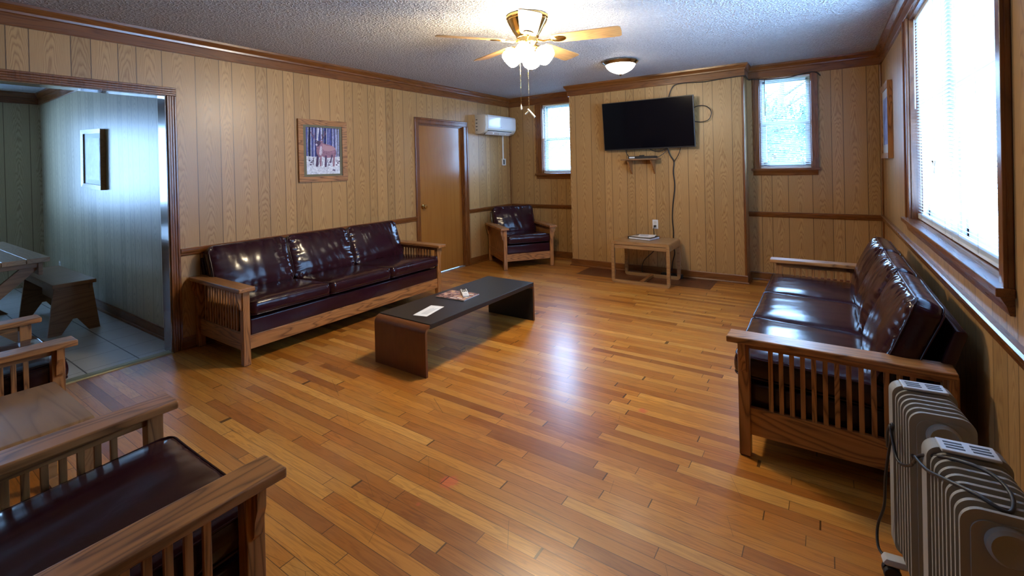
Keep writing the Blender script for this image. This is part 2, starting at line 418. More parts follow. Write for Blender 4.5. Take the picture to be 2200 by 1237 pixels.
# ------------------------------------------------------------------ room shell
def wall_cells(axis, p0, p1, u0, u1, z0, z1, holes, bm):
    us = sorted({u0, u1, *[h[0] for h in holes], *[h[1] for h in holes]}); zs = sorted({z0, z1, *[h[2] for h in holes], *[h[3] for h in holes]})
    us = [u for u in us if u0 <= u <= u1]; zs = [z for z in zs if z0 <= z <= z1]
    for a, b in zip(us, us[1:]):
        for c, d in zip(zs, zs[1:]):
            mu, mz = (a+b)/2, (c+d)/2
            if any(h[0] < mu < h[1] and h[2] < mz < h[3] for h in holes): continue
            if axis == 'x': box(bm, p0, p1, a, b, c, d)
            else: box(bm, a, b, p0, p1, c, d)
b = NB(); box(b, -.055, XR+.2, YB-.1, YL+.2, -.12, 0); struct('floor', b, M['floor'], 'narrow honey-coloured oak strip floor of the living room')
b = NB(); box(b, -4.5, -.055, YB-.1, -1.58, -.12, 0); struct('floor_dining', b, M['tile'], 'grey tile floor of the room through the wide opening')
b = NB(); box(b, -.13, XR+.2, YB-.1, YL+.2, ZC, ZC+.1); struct('ceiling', b, M['ceil'], 'white stomp-textured ceiling of the living room')
b = NB(); box(b, -4.5, -.13, YB-.1, -1.58, ZC, ZC+.1); struct('ceiling_dining', b, M['ceil'])
OP = (-3.75, -1.79, 0, 2.055); DR = (.955, 1.845, 0, 2.02)
b = NB(); wall_cells('x', -.12, 0, YB, YL, 0, ZC, [OP, DR], b); struct('wall_left', b, M['pan_left'])
WL = (.62, 1.30, 1.30, 2.398); WR = (3.69, 4.215, 1.325, 2.398)
b = NB(); wall_cells('y', YL, YL+.14, -.12, XC0, 0, ZC, [WL], b); wall_cells('y', YR, YR+.14, XC1, XR+.14, 0, ZC, [WR], b); struct('wall_back', b, M['pan_back'])
b = NB(); box(b, XC0, XC1, YC, YL+.14, 0, ZC); struct('wall_chimney', b, M['pan_chim'], 'wood-panelled chimney breast that carries the television')
WW = (-1.09, 1.0, .975, 2.398)
b = NB(); wall_cells('x', XR, XR+.14, YB, YR+.14, 0, ZC, [WW], b); struct('wall_right', b, M['pan_right'])
b = NB(); box(b, -.12, XR+.14, YB-.12, YB, 0, ZC); struct('wall_front', b, M['pan_right'])
b = NB(); box(b, -4.5, -.12, -1.70, -1.58, 0, ZC); struct('wall_dining_right', b, M['pan_dining'])
WD = (-3.9, -2.42, .98, 2.2)
b = NB(); wall_cells('x', -4.5, -4.37, YB, -1.58, 0, ZC, [WD], b); struct('wall_dining_back', b, M['pan_dining'])
b = NB(); box(b, -4.5, -.12, YB-.12, YB, 0, ZC); struct('wall_dining_left', b, M['pan_dining'])

def sweep(path, prof, closed=False, bm=None):
    """path: 2-D points; prof: (offset to the left of travel, z)"""
    bm = bm or NB(); n = len(path); rings = []
    for i, p in enumerate(path):
        p = Vector(p)
        d0 = (p - Vector(path[i-1])).normalized() if (i > 0 or closed) else None
        d1 = (Vector(path[(i+1) % n]) - p).normalized() if (i < n-1 or closed) else None
        if d0 is None: d0 = d1
        if d1 is None: d1 = d0
        n0 = Vector((-d0.y, d0.x)); n1 = Vector((-d1.y, d1.x)); m = (n0+n1)
        m = m / max(m.length_squared/2, 1e-6) if m.length > 1e-6 else n0
        rings.append([bm.verts.new((p.x+m.x*o, p.y+m.y*o, z)) for o, z in prof])
    k = len(prof)
    for i in range(n if closed else n-1):
        A, B = rings[i], rings[(i+1) % n]
        for j in range(k): bm.faces.new((A[j], A[(j+1) % k], B[(j+1) % k], B[j]))
    if not closed: bm.faces.new(rings[0]); bm.faces.new(rings[-1][::-1])
    return bm
CROWN = [(0, ZT), (.018, ZT), (.020, ZT+.004), (.020, ZT+.075), (.030, ZT+.080), (.033, ZT+.095), (.040, ZT+.105), (.050, ZT+.118), (.056, ZT+.128), (.058, ZT+.146), (0, ZT+.146)]
# clockwise seen from above keeps the room on the right, so walk counter-clockwise: right wall up, back wall leftwards, left wall down
def seg_sweep(name, path, prof, m, label=None):
    struct(name, sweep(path, prof), m, label, smooth=0)
e = .0
seg_sweep('trim_1', [(0, YL), (0, YB)], CROWN, M['trim_y'], 'stained pine crown moulding along the left wall')
seg_sweep('trim_2', [(XR, YR), (XC1, YR), (XC1, YC), (XC0, YC), (XC0, YL), (0, YL)], CROWN, M['trim'], 'stained pine crown moulding along the back wall and chimney breast')
seg_sweep('trim_3', [(XR, YB), (XR, YR)], CROWN, M['trim_y'], 'stained pine crown moulding along the right wall')
seg_sweep('trim_4', [(-.12, -1.70), (-4.37, -1.70)], CROWN, M['trim'], 'dark crown moulding in the dining room')
seg_sweep('trim_5', [(-4.37, -1.70), (-4.37, YB)], CROWN, M['trim_y'])
RAIL = [(0, .758), (.012, .758), (.018, .766), (.020, .778), (.026, .786), (.030, .800), (.030, .812), (.022, .818), (0, .818)]
seg_sweep('trim_6', [(0, .885), (0, -1.728)], RAIL, M['trim_y'], 'chair rail on the left wall behind the sofa')
seg_sweep('trim_7', [(0, YL), (0, 1.935)], RAIL, M['trim_y'])
seg_sweep('trim_8', [(XC0, YL), (0, YL)], RAIL, M['trim'])
seg_sweep('trim_9', [(XR, YR), (XC1, YR)], RAIL, M['trim'])
seg_sweep('trim_10', [(XR, YB), (XR, YR)], RAIL, M['trim_y'], 'chair rail on the right wall under the big window')
BASE = [(0, 0), (.026, 0), (.028, .010), (.022, .018), (.013, .020), (.013, .088), (.008, .096), (0, .096)]
seg_sweep('baseboard_left', [(0, .885), (0, -1.728)], BASE, M['trim_y'])
seg_sweep('baseboard_corner', [(XC0, YL), (0, YL), (0, 1.935)], BASE, M['trim'])
seg_sweep('baseboard_back', [(XR, YR), (XC1, YR), (XC1, YC), (XC0, YC), (XC0, YL)], BASE, M['trim'])
seg_sweep('baseboard_right', [(XR, YB), (XR, YR)], BASE, M['trim_y'])
seg_sweep('baseboard_dining', [(-.12, -1.70), (-4.37, -1.70)], BASE, M['trim'])
# corner beads
b = NB(); box(b, 0, .014, YL-.014, YL, .096, ZT, .004); struct('trim_11', b, M['trim_z'])
b = NB(); box(b, XR-.016, XR, YR-.016, YR, .096, ZT, .004); struct('trim_12', b, M['trim_z'])
b = NB(); box(b, XC1-.018, XC1+.005, YC-.005, YC+.018, .096, ZT, .003); struct('trim_13', b, M['trim_z'], 'corner bead on the right edge of the chimney breast')
# chimney side has its own grey-lit panel: same panelling
# opening casing (fluted) and jamb
def fluted_leg(bm, y0, y1, z0, z1, x=0, t=.02, horiz=False, sgn=1):
    n = 4; w = ((y1-y0) if not horiz else (z1-z0))/n
    for i in range(n):
        tt = t*(1.0 if i in (0, 3) else .8)
        if horiz: box(bm, x, x+sgn*tt, y0, y1, z0+i*w, z0+(i+1)*w, .0035)
        else: box(bm, x, x+sgn*tt, y0+i*w, y0+(i+1)*w, z0, z1, .0035)
b = NB(); fluted_leg(b, -1.795, -1.728, 0, 2.05); fluted_leg(b, -3.82, -1.728, 2.05, 2.117, horiz=True); fluted_leg(b, -3.82, -3.753, 0, 2.05)
struct('trim_14', b, M['trim_z'], 'fluted casing around the wide opening to the dining room')
b = NB(); box(b, -.135, .006, -1.805, -1.775, 0, 2.07); box(b, -.135, .006, -3.75, -1.805, 2.042, 2.07); box(b, -.135, .006, -3.765, -3.738, 0, 2.07)
struct('trim_15', b, wood('varnished_jamb', (.20, .10, .035), (.10, .045, .015), 'z', .12, .7, coat=.8), 'varnished jamb of the wide opening')
b = NB(); prism(b, [(-.075, 0), (.012, 0), (.006, .008), (-.02, .012), (-.06, .012)], 1, -3.75, -1.795); struct('trim_16', b, M['olive_metal'], 'dull brass threshold strip between wood and tile floor')

# door_1 with casing
b = NB(); 
prof = [(.885, .958), ]
box(b, 0, .018, .886, .958, 0, 2.018, .006); box(b, 0, .018, 1.842, 1.934, 0, 2.018, .006); box(b, 0, .018, .886, 1.934, 2.014, 2.090, .006)
box(b, .016, .026, .890, .915, 0, 2.018, .004); box(b, .016, .026, 1.905, 1.930, 0, 2.018, .004); box(b, .016, .026, .890, 1.930, 2.060, 2.086, .004)
box(b, -.12, .003, .955, .968, 0, 2.02); box(b, -.12, .003, 1.832, 1.845, 0, 2.02); box(b, -.12, .003, .955, 1.845, 2.005, 2.02)
box(b, -.03, -.018, .968, .980, 0, 2.005); box(b, -.03, -.018, 1.820, 1.832, 0, 2.005); box(b, -.03, -.018, .968, 1.832, 1.993, 2.005)
struct('trim_17', b, M['trim_z'], 'stained casing and jamb around the plain door')
b = NB(); box(b, -.072, -.032, .971, 1.829, .018, 2.002, .002); dr = struct('door_1', b, M['door'], 'plain varnished flush door in the left wall')
b = NB(); lathe(b, [(.030, 0), (.030, .006), (.012, .010), (.011, .03), (.018, .036), (.028, .045), (.030, .058), (.024, .068), (0, .071)], (-.034, 1.035, .93), 24, M=Matrix.Rotation(PI/2, 4, 'Y'))
obj('door_knob', b, M['brass'], dr, True)
b = NB(); box(b, -.11, .0, .968, 1.832, 0, .014, .003); struct('trim_18', b, M['alu'], 'metal threshold strip under the plain door')

# ------------------------------------------------------------------ windows
def win_frame_y(name, x0, x1, z0, z1, Y, cas, label, casl=True, casr=True, stool=(0, 0)):
    """window in a wall of constant y, room on the -y side"""
    b = NB(); m = .03; g = Y+.09
    box(b, x0, x0+.03, g-.02, g+.04, z0, z1); box(b, x1-.03, x1, g-.02, g+.04, z0, z1); box(b, x0, x1, g-.02, g+.04, z0, z0+.035); box(b, x0, x1, g-.02, g+.04, z1-.03, z1)
    zm = (z0+z1)/2 - .01
    root = struct(name, b, M['vinyl'], label)
    b = NB(); 
    box(b, x0+.03, x1-.03, g+.0, g+.03, zm-.02, zm+.025); box(b, x0+.03, x0+.065, g, g+.03, z0+.03, zm); box(b, x1-.065, x1-.03, g, g+.03, z0+.03, zm); box(b, x0+.03, x1-.03, g, g+.03, z0+.03, z0+.075)
    box(b, x0+.03, x0+.055, g+.02, g+.045, zm, z1-.03); box(b, x1-.055, x1-.03, g+.02, g+.045, zm, z1-.03); box(b, x0+.03, x1-.03, g+.02, g+.045, z1-.06, z1-.03)
    obj('sash', b, M['vinyl'], root)
    b = NB(); box(b, x0+.04, x1-.04, g+.012, g+.016, z0+.05, zm); box(b, x0+.04, x1-.04, g+.030, g+.034, zm, z1-.04); obj('pane', b, M['glass'], root)
    # wooden reveal, casing, stool, apron
    b = NB(); e = .002
    box(b, x0-.002, x0+.012, Y+e, Y+.12, z0, z1); box(b, x1-.012, x1+.002, Y+e, Y+.12, z0, z1); box(b, x0, x1, Y+e, Y+.12, z1-.012, z1+.002)
    if casl: box(b, x0-cas, x0+.004, Y-.018, Y, z0, z1+.004, .004); box(b, x0-cas, x0-cas+.022, Y-.026, Y-.016, z0, z1+.004, .003)
    if casr: box(b, x1-.004, x1+cas, Y-.018, Y, z0, z1+.004, .004); box(b, x1+cas-.022, x1+cas, Y-.026, Y-.016, z0, z1+.004, .003)
    obj('window_casing', b, M['trim_z'], root)
    b = NB(); box(b, stool[0], stool[1], Y-.045, Y-.0005, z0-.022, z0+.006, .004); box(b, x0-.001, x1+.001, Y-.002, Y+.075, z0-.01, z0+.006); prism(b, [(Y-.034, z0-.022), (Y, z0-.022), (Y, z0-.078), (Y-.012, z0-.078), (Y-.018, z0-.05)], 0, stool[0]+.02, stool[1]-.02)
    obj('window_sill', b, M['trim'], root)
    return root
win_frame_y('window_1', *WL, YL, .10, 'narrow sash window left of the chimney breast', True, False, (.50, 1.322))
win_frame_y('window_2', *WR, YR, .062, 'narrow sash window right of the chimney breast', True, True, (3.60, 4.29))

# big double window on the right wall
b = NB(); y0, y1, z0, z1 = WW; g = XR+.08; ym = -.045
box(b, g-.02, g+.06, y0, y0+.03, z0, z1); box(b, g-.02, g+.06, y1-.03, y1, z0, z1); box(b, g-.02, g+.06, y0, y1, z0, z0+.03); box(b, g-.02, g+.06, y0, y1, z1-.03, z1); box(b, g-.008, g+.06, ym-.032, ym+.032, z0, z1)
w3 = struct('window_3', b, M['vinyl'], 'large double sash window in the right wall')
for a, c in ((y0+.03, ym-.032), (ym+.032, y1-.03)):
    zm = 1.70
    b = NB(); box(b, g+.02, g+.05, a, c, zm-.02, zm+.02)
    for q0, q1 in ((a, a+.035), (c-.035, c)): box(b, g+.01, g+.04, q0, q1, z0+.03, z1-.03)
    box(b, g+.01, g+.04, a, c, z0+.03, z0+.08); box(b, g+.01, g+.04, a, c, z1-.06, z1-.03)
    obj('sash', b, M['vinyl'], w3)
    b = NB(); box(b, g+.022, g+.026, a+.03, c-.03, z0+.06, z1-.05); obj('pane', b, M['glass'], w3)
b = NB()
box(b, XR+.002, XR+.06, y0-.002, y0+.012, z0, z1); box(b, XR+.002, XR+.06, y1-.012, y1+.002, z0, z1); box(b, XR+.002, XR+.06, y0, y1, z1-.012, z1)
for a, c, i, j in ((y0-.09, y0+.004, y0-.09, y0-.066), (y1-.004, y1+.10, y1+.076, y1+.10)):
    box(b, XR-.018, XR, a, c, z0, z1+.004, .004); box(b, XR-.027, XR-.016, i, j, z0, z1+.004, .003)
obj('window_casing', b, M['trim_z'], w3)
b = NB(); box(b, XR-.048, XR-.0005, y0-.10, y1+.12, z0-.024, z0+.006, .004); box(b, XR-.002, XR+.064, y0-.001, y1+.001, z0-.01, z0+.006); prism(b, [(XR-.036, z0-.024), (XR, z0-.024), (XR, z0-.085), (XR-.012, z0-.085), (XR-.020, z0-.055)], 1, y0-.085, y1+.10)
obj('window_sill', b, M['trim_y'], w3)
# dining-room window (its light shows on the varnish)
b = NB(); y0, y1, z0, z1 = WD; g = -4.44
box(b, g-.03, g+.03, y0, y0+.04, z0, z1); box(b, g-.03, g+.03, y1-.04, y1, z0, z1); box(b, g-.03, g+.03, y0, y1, z0, z0+.04); box(b, g-.03, g+.03, y0, y1, z1-.04, z1); box(b, g-.02, g+.02, y0, y1, 1.58, 1.62)
w4 = struct('window_4', b, M['vinyl'], 'window of the dining room'); b = NB(); box(b, g-.004, g, y0+.03, y1-.03, z0+.03, z1-.03); obj('pane', b, M['glass'], w4)

# ------------------------------------------------------------------ blinds
def blind(name, label, axis, p, u0, u1, z0, z1, tilt, wand=None, cords=(), group='white mini blinds'):
    """axis 'x': hangs in plane x=p (u=y); 'y': in plane y=p (u=x)"""
    t = thing(name, label, 'window blind', (0, 0, 0), 0, None)
    def P(u, d, z): return (p+d, u, z) if axis == 'x' else (u, p+d, z)
    b = NB()
    def bx(ua, ub, da, db, za, zb, bm, bev=0):
        if axis == 'x': box(bm, p+da, p+db, ua, ub, za, zb, bev)
        else: box(bm, ua, ub, p+da, p+db, za, zb, bev)
    bx(u0, u1, -.014, .014, z1-.028, z1, b, .002); obj('headrail', b, M['white'], t)
    b = NB(); bx(u0, u1, -.012, .012, z0, z0+.018, b, .004); obj('bottom_rail', b, M['white'], t)
    b = NB(); n = int((z1-.035-z0-.02)/.0205); w = .0125
    for i in range(n):
        z = z0+.03+i*(z1-.04-z0-.03)/(n-1); ring = []
        for k in range(4):
            s = -1+2*k/3; d = s*w*math.cos(tilt); dz = s*w*math.sin(tilt) + (1-s*s)*.0016
            ring.append((b.verts.new(P(u0+.003, d, z+dz)), b.verts.new(P(u1-.003, d, z+dz))))
        for (a, c), (a2, c2) in zip(ring, ring[1:]): b.faces.new((a, c, c2, a2))
    for i in range(7):
        z = z0+.0195+i*.0026; bx(u0+.003, u1-.003, -w, w, z, z+.0012, b)
    obj('slats', b, M['slat'], t)
    b = NB()
    for f in (.14, .5, .86) if (u1-u0) > .7 else (.18, .82):
        u = u0+(u1-u0)*f
        for d in (-.013, .013): tube(b, [P(u, d, z0+.01), P(u, d, z1-.02)], .0009, 4)
    obj('ladder_cord', b, M['ladder'], t)
    if wand:
        b = NB(); s = -1
        tube(b, [P(wand[0], -.022, z1-.02), P(wand[0], -.024, wand[1])], .004, 6); obj('wand', b, M[wand[2]], t)
    for (u, zb) in cords:
        b = NB(); tube(b, [P(u, -.018, z1-.02), P(u, -.02, zb)], .0012, 5); cc = obj('pull_cord', b, M['white'], t)
        b = NB(); lathe(b, [(.002, .02), (.006, .0), (.005, -.012), (0, -.014)], P(u, -.02, zb), 10); obj('tassel', b, M['cream'], cc)
    return t
blind('window_blind', 'white blind on the far half of the big right-wall window', 'x', XR+.045, -.062, .985, .985, 2.392, -.42, (.93, 1.75, 'white'), ((.28, 1.37), (.30, 1.33)))
blind('window_blind', 'white blind on the near half of the big right-wall window', 'x', XR+.045, -1.075, -.078, .985, 2.392, -.42)
blind('window_blind', 'white blind in the narrow window left of the chimney breast', 'y', YL+.035, WL[0]+.014, WL[1]-.014, 1.312, 2.395, .6, None, ((1.27, 1.28),))
blind('window_blind', 'white blind in the narrow window right of the chimney breast', 'y', YR+.022, WR[0]+.006, WR[1]-.006, 1.328, 2.395, .42, (3.755, 1.95, 'nickel'), ((4.13, 1.27),))
# unseen blind added on the room side to dim the dining window's daylight
blind('window_blind', 'unseen white blind added to dim the dining room window', 'x', -4.355, -3.89, -2.43, .99, 2.19, .15)
b = NB(); Pk = (XR+.018, .29, 1.385)
for i in range(5):
    a = i*1.3; tube(b, spline([(Pk[0], Pk[1]+.012*math.cos(a), Pk[2]+.008*math.sin(a)), (Pk[0]-.008, Pk[1]-.006, Pk[2]+.006), (Pk[0], Pk[1]-.012*math.cos(a), Pk[2]-.008*math.sin(a))], 4), .002, 5)
tube(b, [(Pk[0], .29, 1.38), (Pk[0], .30, 1.36)], .0015, 5)
tag(obj('cord_knot', b, M['nickel']), 'dark knot of tangled cord hanging before the big window blind', 'cord')

# ------------------------------------------------------------------ cushions
def cushion_mesh(a, bq, h, r=.05, puff=.03, seed=0, wr=.006, n=26, gather=(1, 1, 1, 1), crown=3.0):
    """box cushion centred on 0: half width a (x), half depth bq (y), half band h (z). returns (bm body, list of seam loops)"""
    bm = NB()
    def outline(u, v):
        x, y = u*a, v*bq; ax, ay = abs(x), abs(y)
        dx, dy = ax-(a-r), ay-(bq-r)
        if dx > 0 and dy > 0:
            m = max(dx, dy); l = math.hypot(dx, dy); k = m/l; x = math.copysign(a-r+dx*k, x); y = math.copysign(bq-r+dy*k, y)
        # sides bow a little inwards mid-way, corners stay out
        x *= 1-.012*(1-v*v); y *= 1-.012*(1-u*u)
        return x, y
    def top(u, v, sgn):
        x, y = outline(u, v)
        f = (1-abs(u)**crown)*(1-abs(v)**crown)
        pf = puff if puff > 0 else (-puff if sgn > 0 else .008)
        z = h + pf*f**.55 if f > 0 else h
        # gathers at the seams
        w = 0
        for side, (d, s) in enumerate(((1-u, v), (1+u, v), (1-v, u), (1+v, u))):
            L = (a if side < 2 else bq)
            dist = d*L
            g = gather[side]
            if g:
                nn = noise.noise(Vector((s*(bq if side < 2 else a)*30+seed*7.1, side*3.3+seed, dist*7)))
                w += g*wr*nn*math.exp(-dist/.055)*min(1, dist/.012)
        w += wr*.5*noise.noise(Vector((x*4.5+seed*3, y*4.5, seed*1.7)))*min(1, 4*f)
        # long soft folds
        w += wr*.7*(abs(noise.noise(Vector(((x+y*.25)*8+seed, (y-x*.2)*1.6, seed))))-.25)*min(1, 3*f)
        return (x, y, sgn*(z+w))
    us = [-math.cos(PI*i/n)*.5 + (-1+2*i/n)*.5 for i in range(n+1)]
    T = [[bm.verts.new(top(u, v, 1)) for v in us] for u in us]; B = [[bm.verts.new(top(u, v, -1)) for v in us] for u in us]
    for i in range(n):
        for j in range(n):
            bm.faces.new((T[i][j], T[i+1][j], T[i+1][j+1], T[i][j+1])); bm.faces.new((B[i][j], B[i][j+1], B[i+1][j+1], B[i+1][j]))
    idx = [(i, 0) for i in range(n)] + [(n, j) for j in range(n)] + [(n-i, n) for i in range(n)] + [(0, n-j) for j in range(n)]
    rows = [[T[i][j] for i, j in idx]]
    for q in range(1, 5):
        s = 1-2*q/5; ring = []
        for k, (i, j) in enumerate(idx):
            p = T[i][j].co; o = 1+ (.014*(1-s*s)/ (a+bq))*2
            bulge = .010*(1-s*s) + .0022*noise.noise(Vector((k*.9, seed, q*.6)))
            d = Vector((p.x/a, p.y/bq, 0)); 
            if abs(d.x) > abs(d.y): d = Vector((math.copysign(1, p.x), .3*d.y, 0))
            else: d = Vector((.3*d.x, math.copysign(1, p.y), 0))
            ring.append(bm.verts.new((p.x+d.x*bulge, p.y+d.y*bulge, p.z*s)))
        rows.append(ring)
    rows.append([B[i][j] for i, j in idx])
    N = len(idx)
    for A, D in zip(rows, rows[1:]):
        for k in range(N): bm.faces.new((A[k], D[k], D[(k+1) % N], A[(k+1) % N]))
    loops = [[v.co.copy() for v in rows[0]], [v.co.copy() for v in rows[-1]]]
    for f in bm.faces: f.smooth = True
    return bm, loops
def add_cushion(name, parent, a, bq, h, loc, rot=(0, 0, 0), label=None, **kw):
    bm, loops = cushion_mesh(a, bq, h, **kw)
    o = obj(name, bm, M['leather'], parent); o.location = loc; o.rotation_euler = rot
    p = NB()
    for L in loops:
        tube(p, [q*1.004 for q in L], .0042, 6, closed=True)
    obj('piping', p, M['leather'], o)
    return o

# ------------------------------------------------------------------ mission sofas and armchairs
DEP = .785
def settle(name, label, cat, w, seats, slatted=True, nslat=13, back_h=.70, group=None, ssize=.05):
    """front legs' front face at y=0, back at y=DEP, sitter looks towards -y, x centred; w = width over the legs"""
    t = thing(name, label, cat, group=group); hw = w/2; L = ssize
    for sx in (-1, 1):
        x0, x1 = (hw-L, hw) if sx > 0 else (-hw, -hw+L)
        for (y0, y1) in ((0, L), (DEP-L, DEP)):
            b = NB(); box(b, x0, x1, y0, y1, 0.004, .552, .003); lg = obj('leg', b, M['oak_z'], t)
            b = NB(); box(b, x0+.004, x1-.004, y0+.004, y1-.004, 0, .006, .001); obj('foot_glide', b, M['rubber'], lg)
            b = NB(); xo = x1 if sx > 0 else x0
            pts = [(xo, .552), (xo+sx*.036, .552), (xo+sx*.033, .50), (xo+sx*.018, .46), (xo+sx*.012, .42), (xo, .405)]
            prism(b, pts, 1, y0+.013, y1-.013); obj('corbel', b, M['oak_z'], t)
        # arm rest
        b = NB(); xa, xb = (hw-L-.022, hw+.045) if sx > 0 else (-hw-.045, -hw+L+.022)
        box(b, xa, xb, -.042, DEP-.01, .552, .582, .006, seg=3); obj('armrest', b, M['oak_y'], t)
        # side frame
        b = NB(); xm = x0 + L/2
        box(b, xm-.012, xm+.012, L-.004, DEP-L+.004, .105, .235, .002); box(b, xm-.012, xm+.012, L-.004, DEP-L+.004, .518, .552, .002)
        sf = obj('side_rail', b, M['oak_y'], t)
        if slatted:
            span = DEP-2*L; gap = .078; pitch = (span-2*gap-.018)/(nslat-1)
            for i in range(nslat):
                y = L+gap+i*pitch
                b = NB(); box(b, xm-.007, xm+.007, y, y+.019, .230, .522, .0015); obj('slat', b, M['oak_z'], sf)
        else:
            b = NB(); box(b, xm-.006, xm+.006, L-.004, DEP-L+.004, .10, .52); obj('side_panel', b, M['oak_z'], t)
    b = NB(); box(b, -hw+L-.004, hw-L+.004, .012, .036, .112, .215, .003); obj('front_rail', b, M['oak_x'], t)
    b = NB(); box(b, -hw+L-.004, hw-L+.004, DEP-.036, DEP-.012, .112, .215, .003); obj('back_rail', b, M['oak_x'], t)
    # upholstered deck
    b = NB(); box(b, -hw+L+.002, hw-L-.002, .008, DEP-.10, .212, .338, .014, seg=3); obj('seat_base', b, M['leather'], t, True)
    # upholstered back frame, leaning
    b = NB(); prism(b, [(.655, .30), (.705, .30), (.822, back_h-.012), (.815, back_h), (.785, back_h), (.778, back_h-.012)], 0, -hw+L+.004, hw-L-.004, bev=.006)
    obj('back_frame', b, M['leather'], t, True)
    inner = w-2*L; cw = inner/seats
    for i in range(seats):
        cx = -inner/2 + cw*(i+.5)
        add_cushion('seat_cushion', t, cw/2-.003, .305, .046, (cx, .283, .400), (math.radians(-2.5), 0, 0), r=.045, puff=.024, seed=i+seats*3+1, wr=.0045, gather=(.5, .5, .7, 1.6), crown=4.5, n=36)
        add_cushion('back_cushion', t, cw/2-.004, .208, .046, (cx, .640, .612), (math.radians(90-21), 0, 0), r=.06, puff=-.052, seed=i*2+seats+5, wr=.010, gather=(1.6, 1.6, 2.1, .8), crown=2.3, n=56)
    return t
sofa = settle('sofa', 'three-seat maroon leather sofa with slatted oak arms along the left wall', 'sofa', 2.10, 3, group=None, back_h=.72)
sofa.location = (.80, -.583, 0); sofa.rotation_euler = (0, 0, PI/2)
s2 = copy_tree(sofa); s2.location = (3.972, .18, 0); s2.rotation_euler = (0, 0, -PI/2)
s2['label'] = 'three-seat maroon leather sofa with slatted oak arms under the big right-wall window'
ch = settle('armchair', 'oak armchair with solid side panels and maroon leather cushions in the far left corner', 'armchair', .745, 1, False, back_h=.74)
ch.location = (.882, 2.172, 0); ch.rotation_euler = (0, 0, math.radians(53))
c1 = settle('armchair', 'slatted oak armchair nearest the camera, dark leather seat between its arms', 'armchair', .745, 1, True, 13, back_h=.74)
c1.location = (2.65, -2.645, 0); c1.rotation_euler = (0, 0, PI)
c2 = copy_tree(c1); c2.location = (.727, -2.65, 0)
c2['label'] = 'slatted oak armchair at the left edge, beyond the small foreground table'

# ------------------------------------------------------------------ coffee table
t = thing('coffee_table', 'low black-topped coffee table with curved brown veneer ends in the middle of the floor', 'coffee table', (1.826, -.375, 0), math.radians(-.6))
H, hw, hl, R, T = .352, .262, .695, .055, .018
def bent(sgn):
    out = [(sgn*hl, 0)]; inn = [(sgn*(hl-T), 0)]
    for k in range(9):
        a = PI/2*k/8
        out.append((sgn*(hl-R+R*math.cos(a)), H-.006-R+R*math.sin(a))); inn.append((sgn*(hl-R+(R-T)*math.cos(a)), H-.006-R+(R-T)*math.sin(a)))
    out.append((sgn*(hl-R-.01), H-.006)); inn.append((sgn*(hl-R-.01), H-.006-T))
    return out + inn[::-1]
for sgn in (-1, 1):
    b = NB(); prism(b, bent(sgn), 0, -hw, hw); lg = obj('leg_panel', b, M['veneer'], t, True)
    b = NB(); box(b, -hw+.004, hw-.004, sgn*(hl-T)-(.004 if sgn > 0 else -.0), sgn*(hl-T)+(.004 if sgn < 0 else 0), .0, H-.06); obj('inner_lining', b, M['black_lam'], lg)
b = NB(); box(b, -hw-.002, hw+.002, -hl+R-.006, hl-R+.045, H-.034, H, .002); obj('tabletop', b, M['black_lam'], t)
TT = H
def local_obj(name, bm, m, label, cat, loc, rz, parent=None, group=None):
    o = obj(name, bm, m); o.location = loc; o.rotation_euler = (0, 0, rz); return tag(o, label, cat, group)
# paper
t = thing('envelope', 'white printed envelope lying on the coffee table', 'envelope', (1.858, -.805, TT+.0005), math.atan2(-.25, .055)+PI)
b = NB(); box(b, -.125, .125, -.058, .058, 0, .0012); obj('sheet', b, M['paper'], t)
b = NB()
for i in range(6): box(b, -.085, .075-.01*(i % 3), -.032+i*.009, -.0285+i*.009, .0012, .0016)
obj('print', b, M['ink'], t)
# magazine
tm = NT('magazine_cover_print'); v = tm.coord(); n1 = tm.noise(v, 22, 5, .7); sep = tm.n('ShaderNodeSeparateXYZ', ins={0: v})
cc = tm.ramp(n1, [(.3, (.02, .015, .02)), (.45, (.16, .07, .06)), (.55, (.42, .24, .20)), (.66, (.55, .33, .12)), (.75, (.8, .7, .6))])
tm.set(col=cc, rough=.25)
t = thing('magazine', 'glossy magazine with a brown crowded picture cover on the coffee table, under the remote', 'magazine', (1.775, -.385, TT+.0005), math.radians(4))
b = NB(); box(b, -.145, .145, -.108, .108, 0, .006, .001); obj('pages', b, M['paper'], t)
b = NB(); box(b, -.146, .146, -.109, .109, .006, .0072); obj('cover', b, tm.m, t)
b = NB()
for x, y, w_, h_ in ((.075, -.07, .05, .018), (.11, -.03, .03, .022), (.02, -.085, .06, .012), (.10, .06, .04, .016)): box(b, x-w_/2, x+w_/2, y-h_/2, y+h_/2, .0072, .0076)
obj('cover_headline', b, M['cream'], t)
t = thing('remote_control', 'white remote control lying on the magazine', 'remote control', (1.812, -.335, TT+.0082), math.atan2(-.158, .165))
b = NB(); box(b, -.10, .10, -.027, .027, 0, .020, .006, seg=3); obj('body', b, M['white'], t, True)
b = NB()
for i in range(4):
    for j in range(3): lathe(b, [(.0052, 0), (.0052, .002), (0, .0024)], (-.055+i*.018, -.014+j*.014, .0198), 10)
box(b, -.088, -.068, -.017, .017, .0198, .0212, .002); obj('buttons', b, M['dark'], t)
b = NB(); box(b, .06, .085, -.012, .012, .0198, .0204); obj('button_plate', b, M['ink'], t)

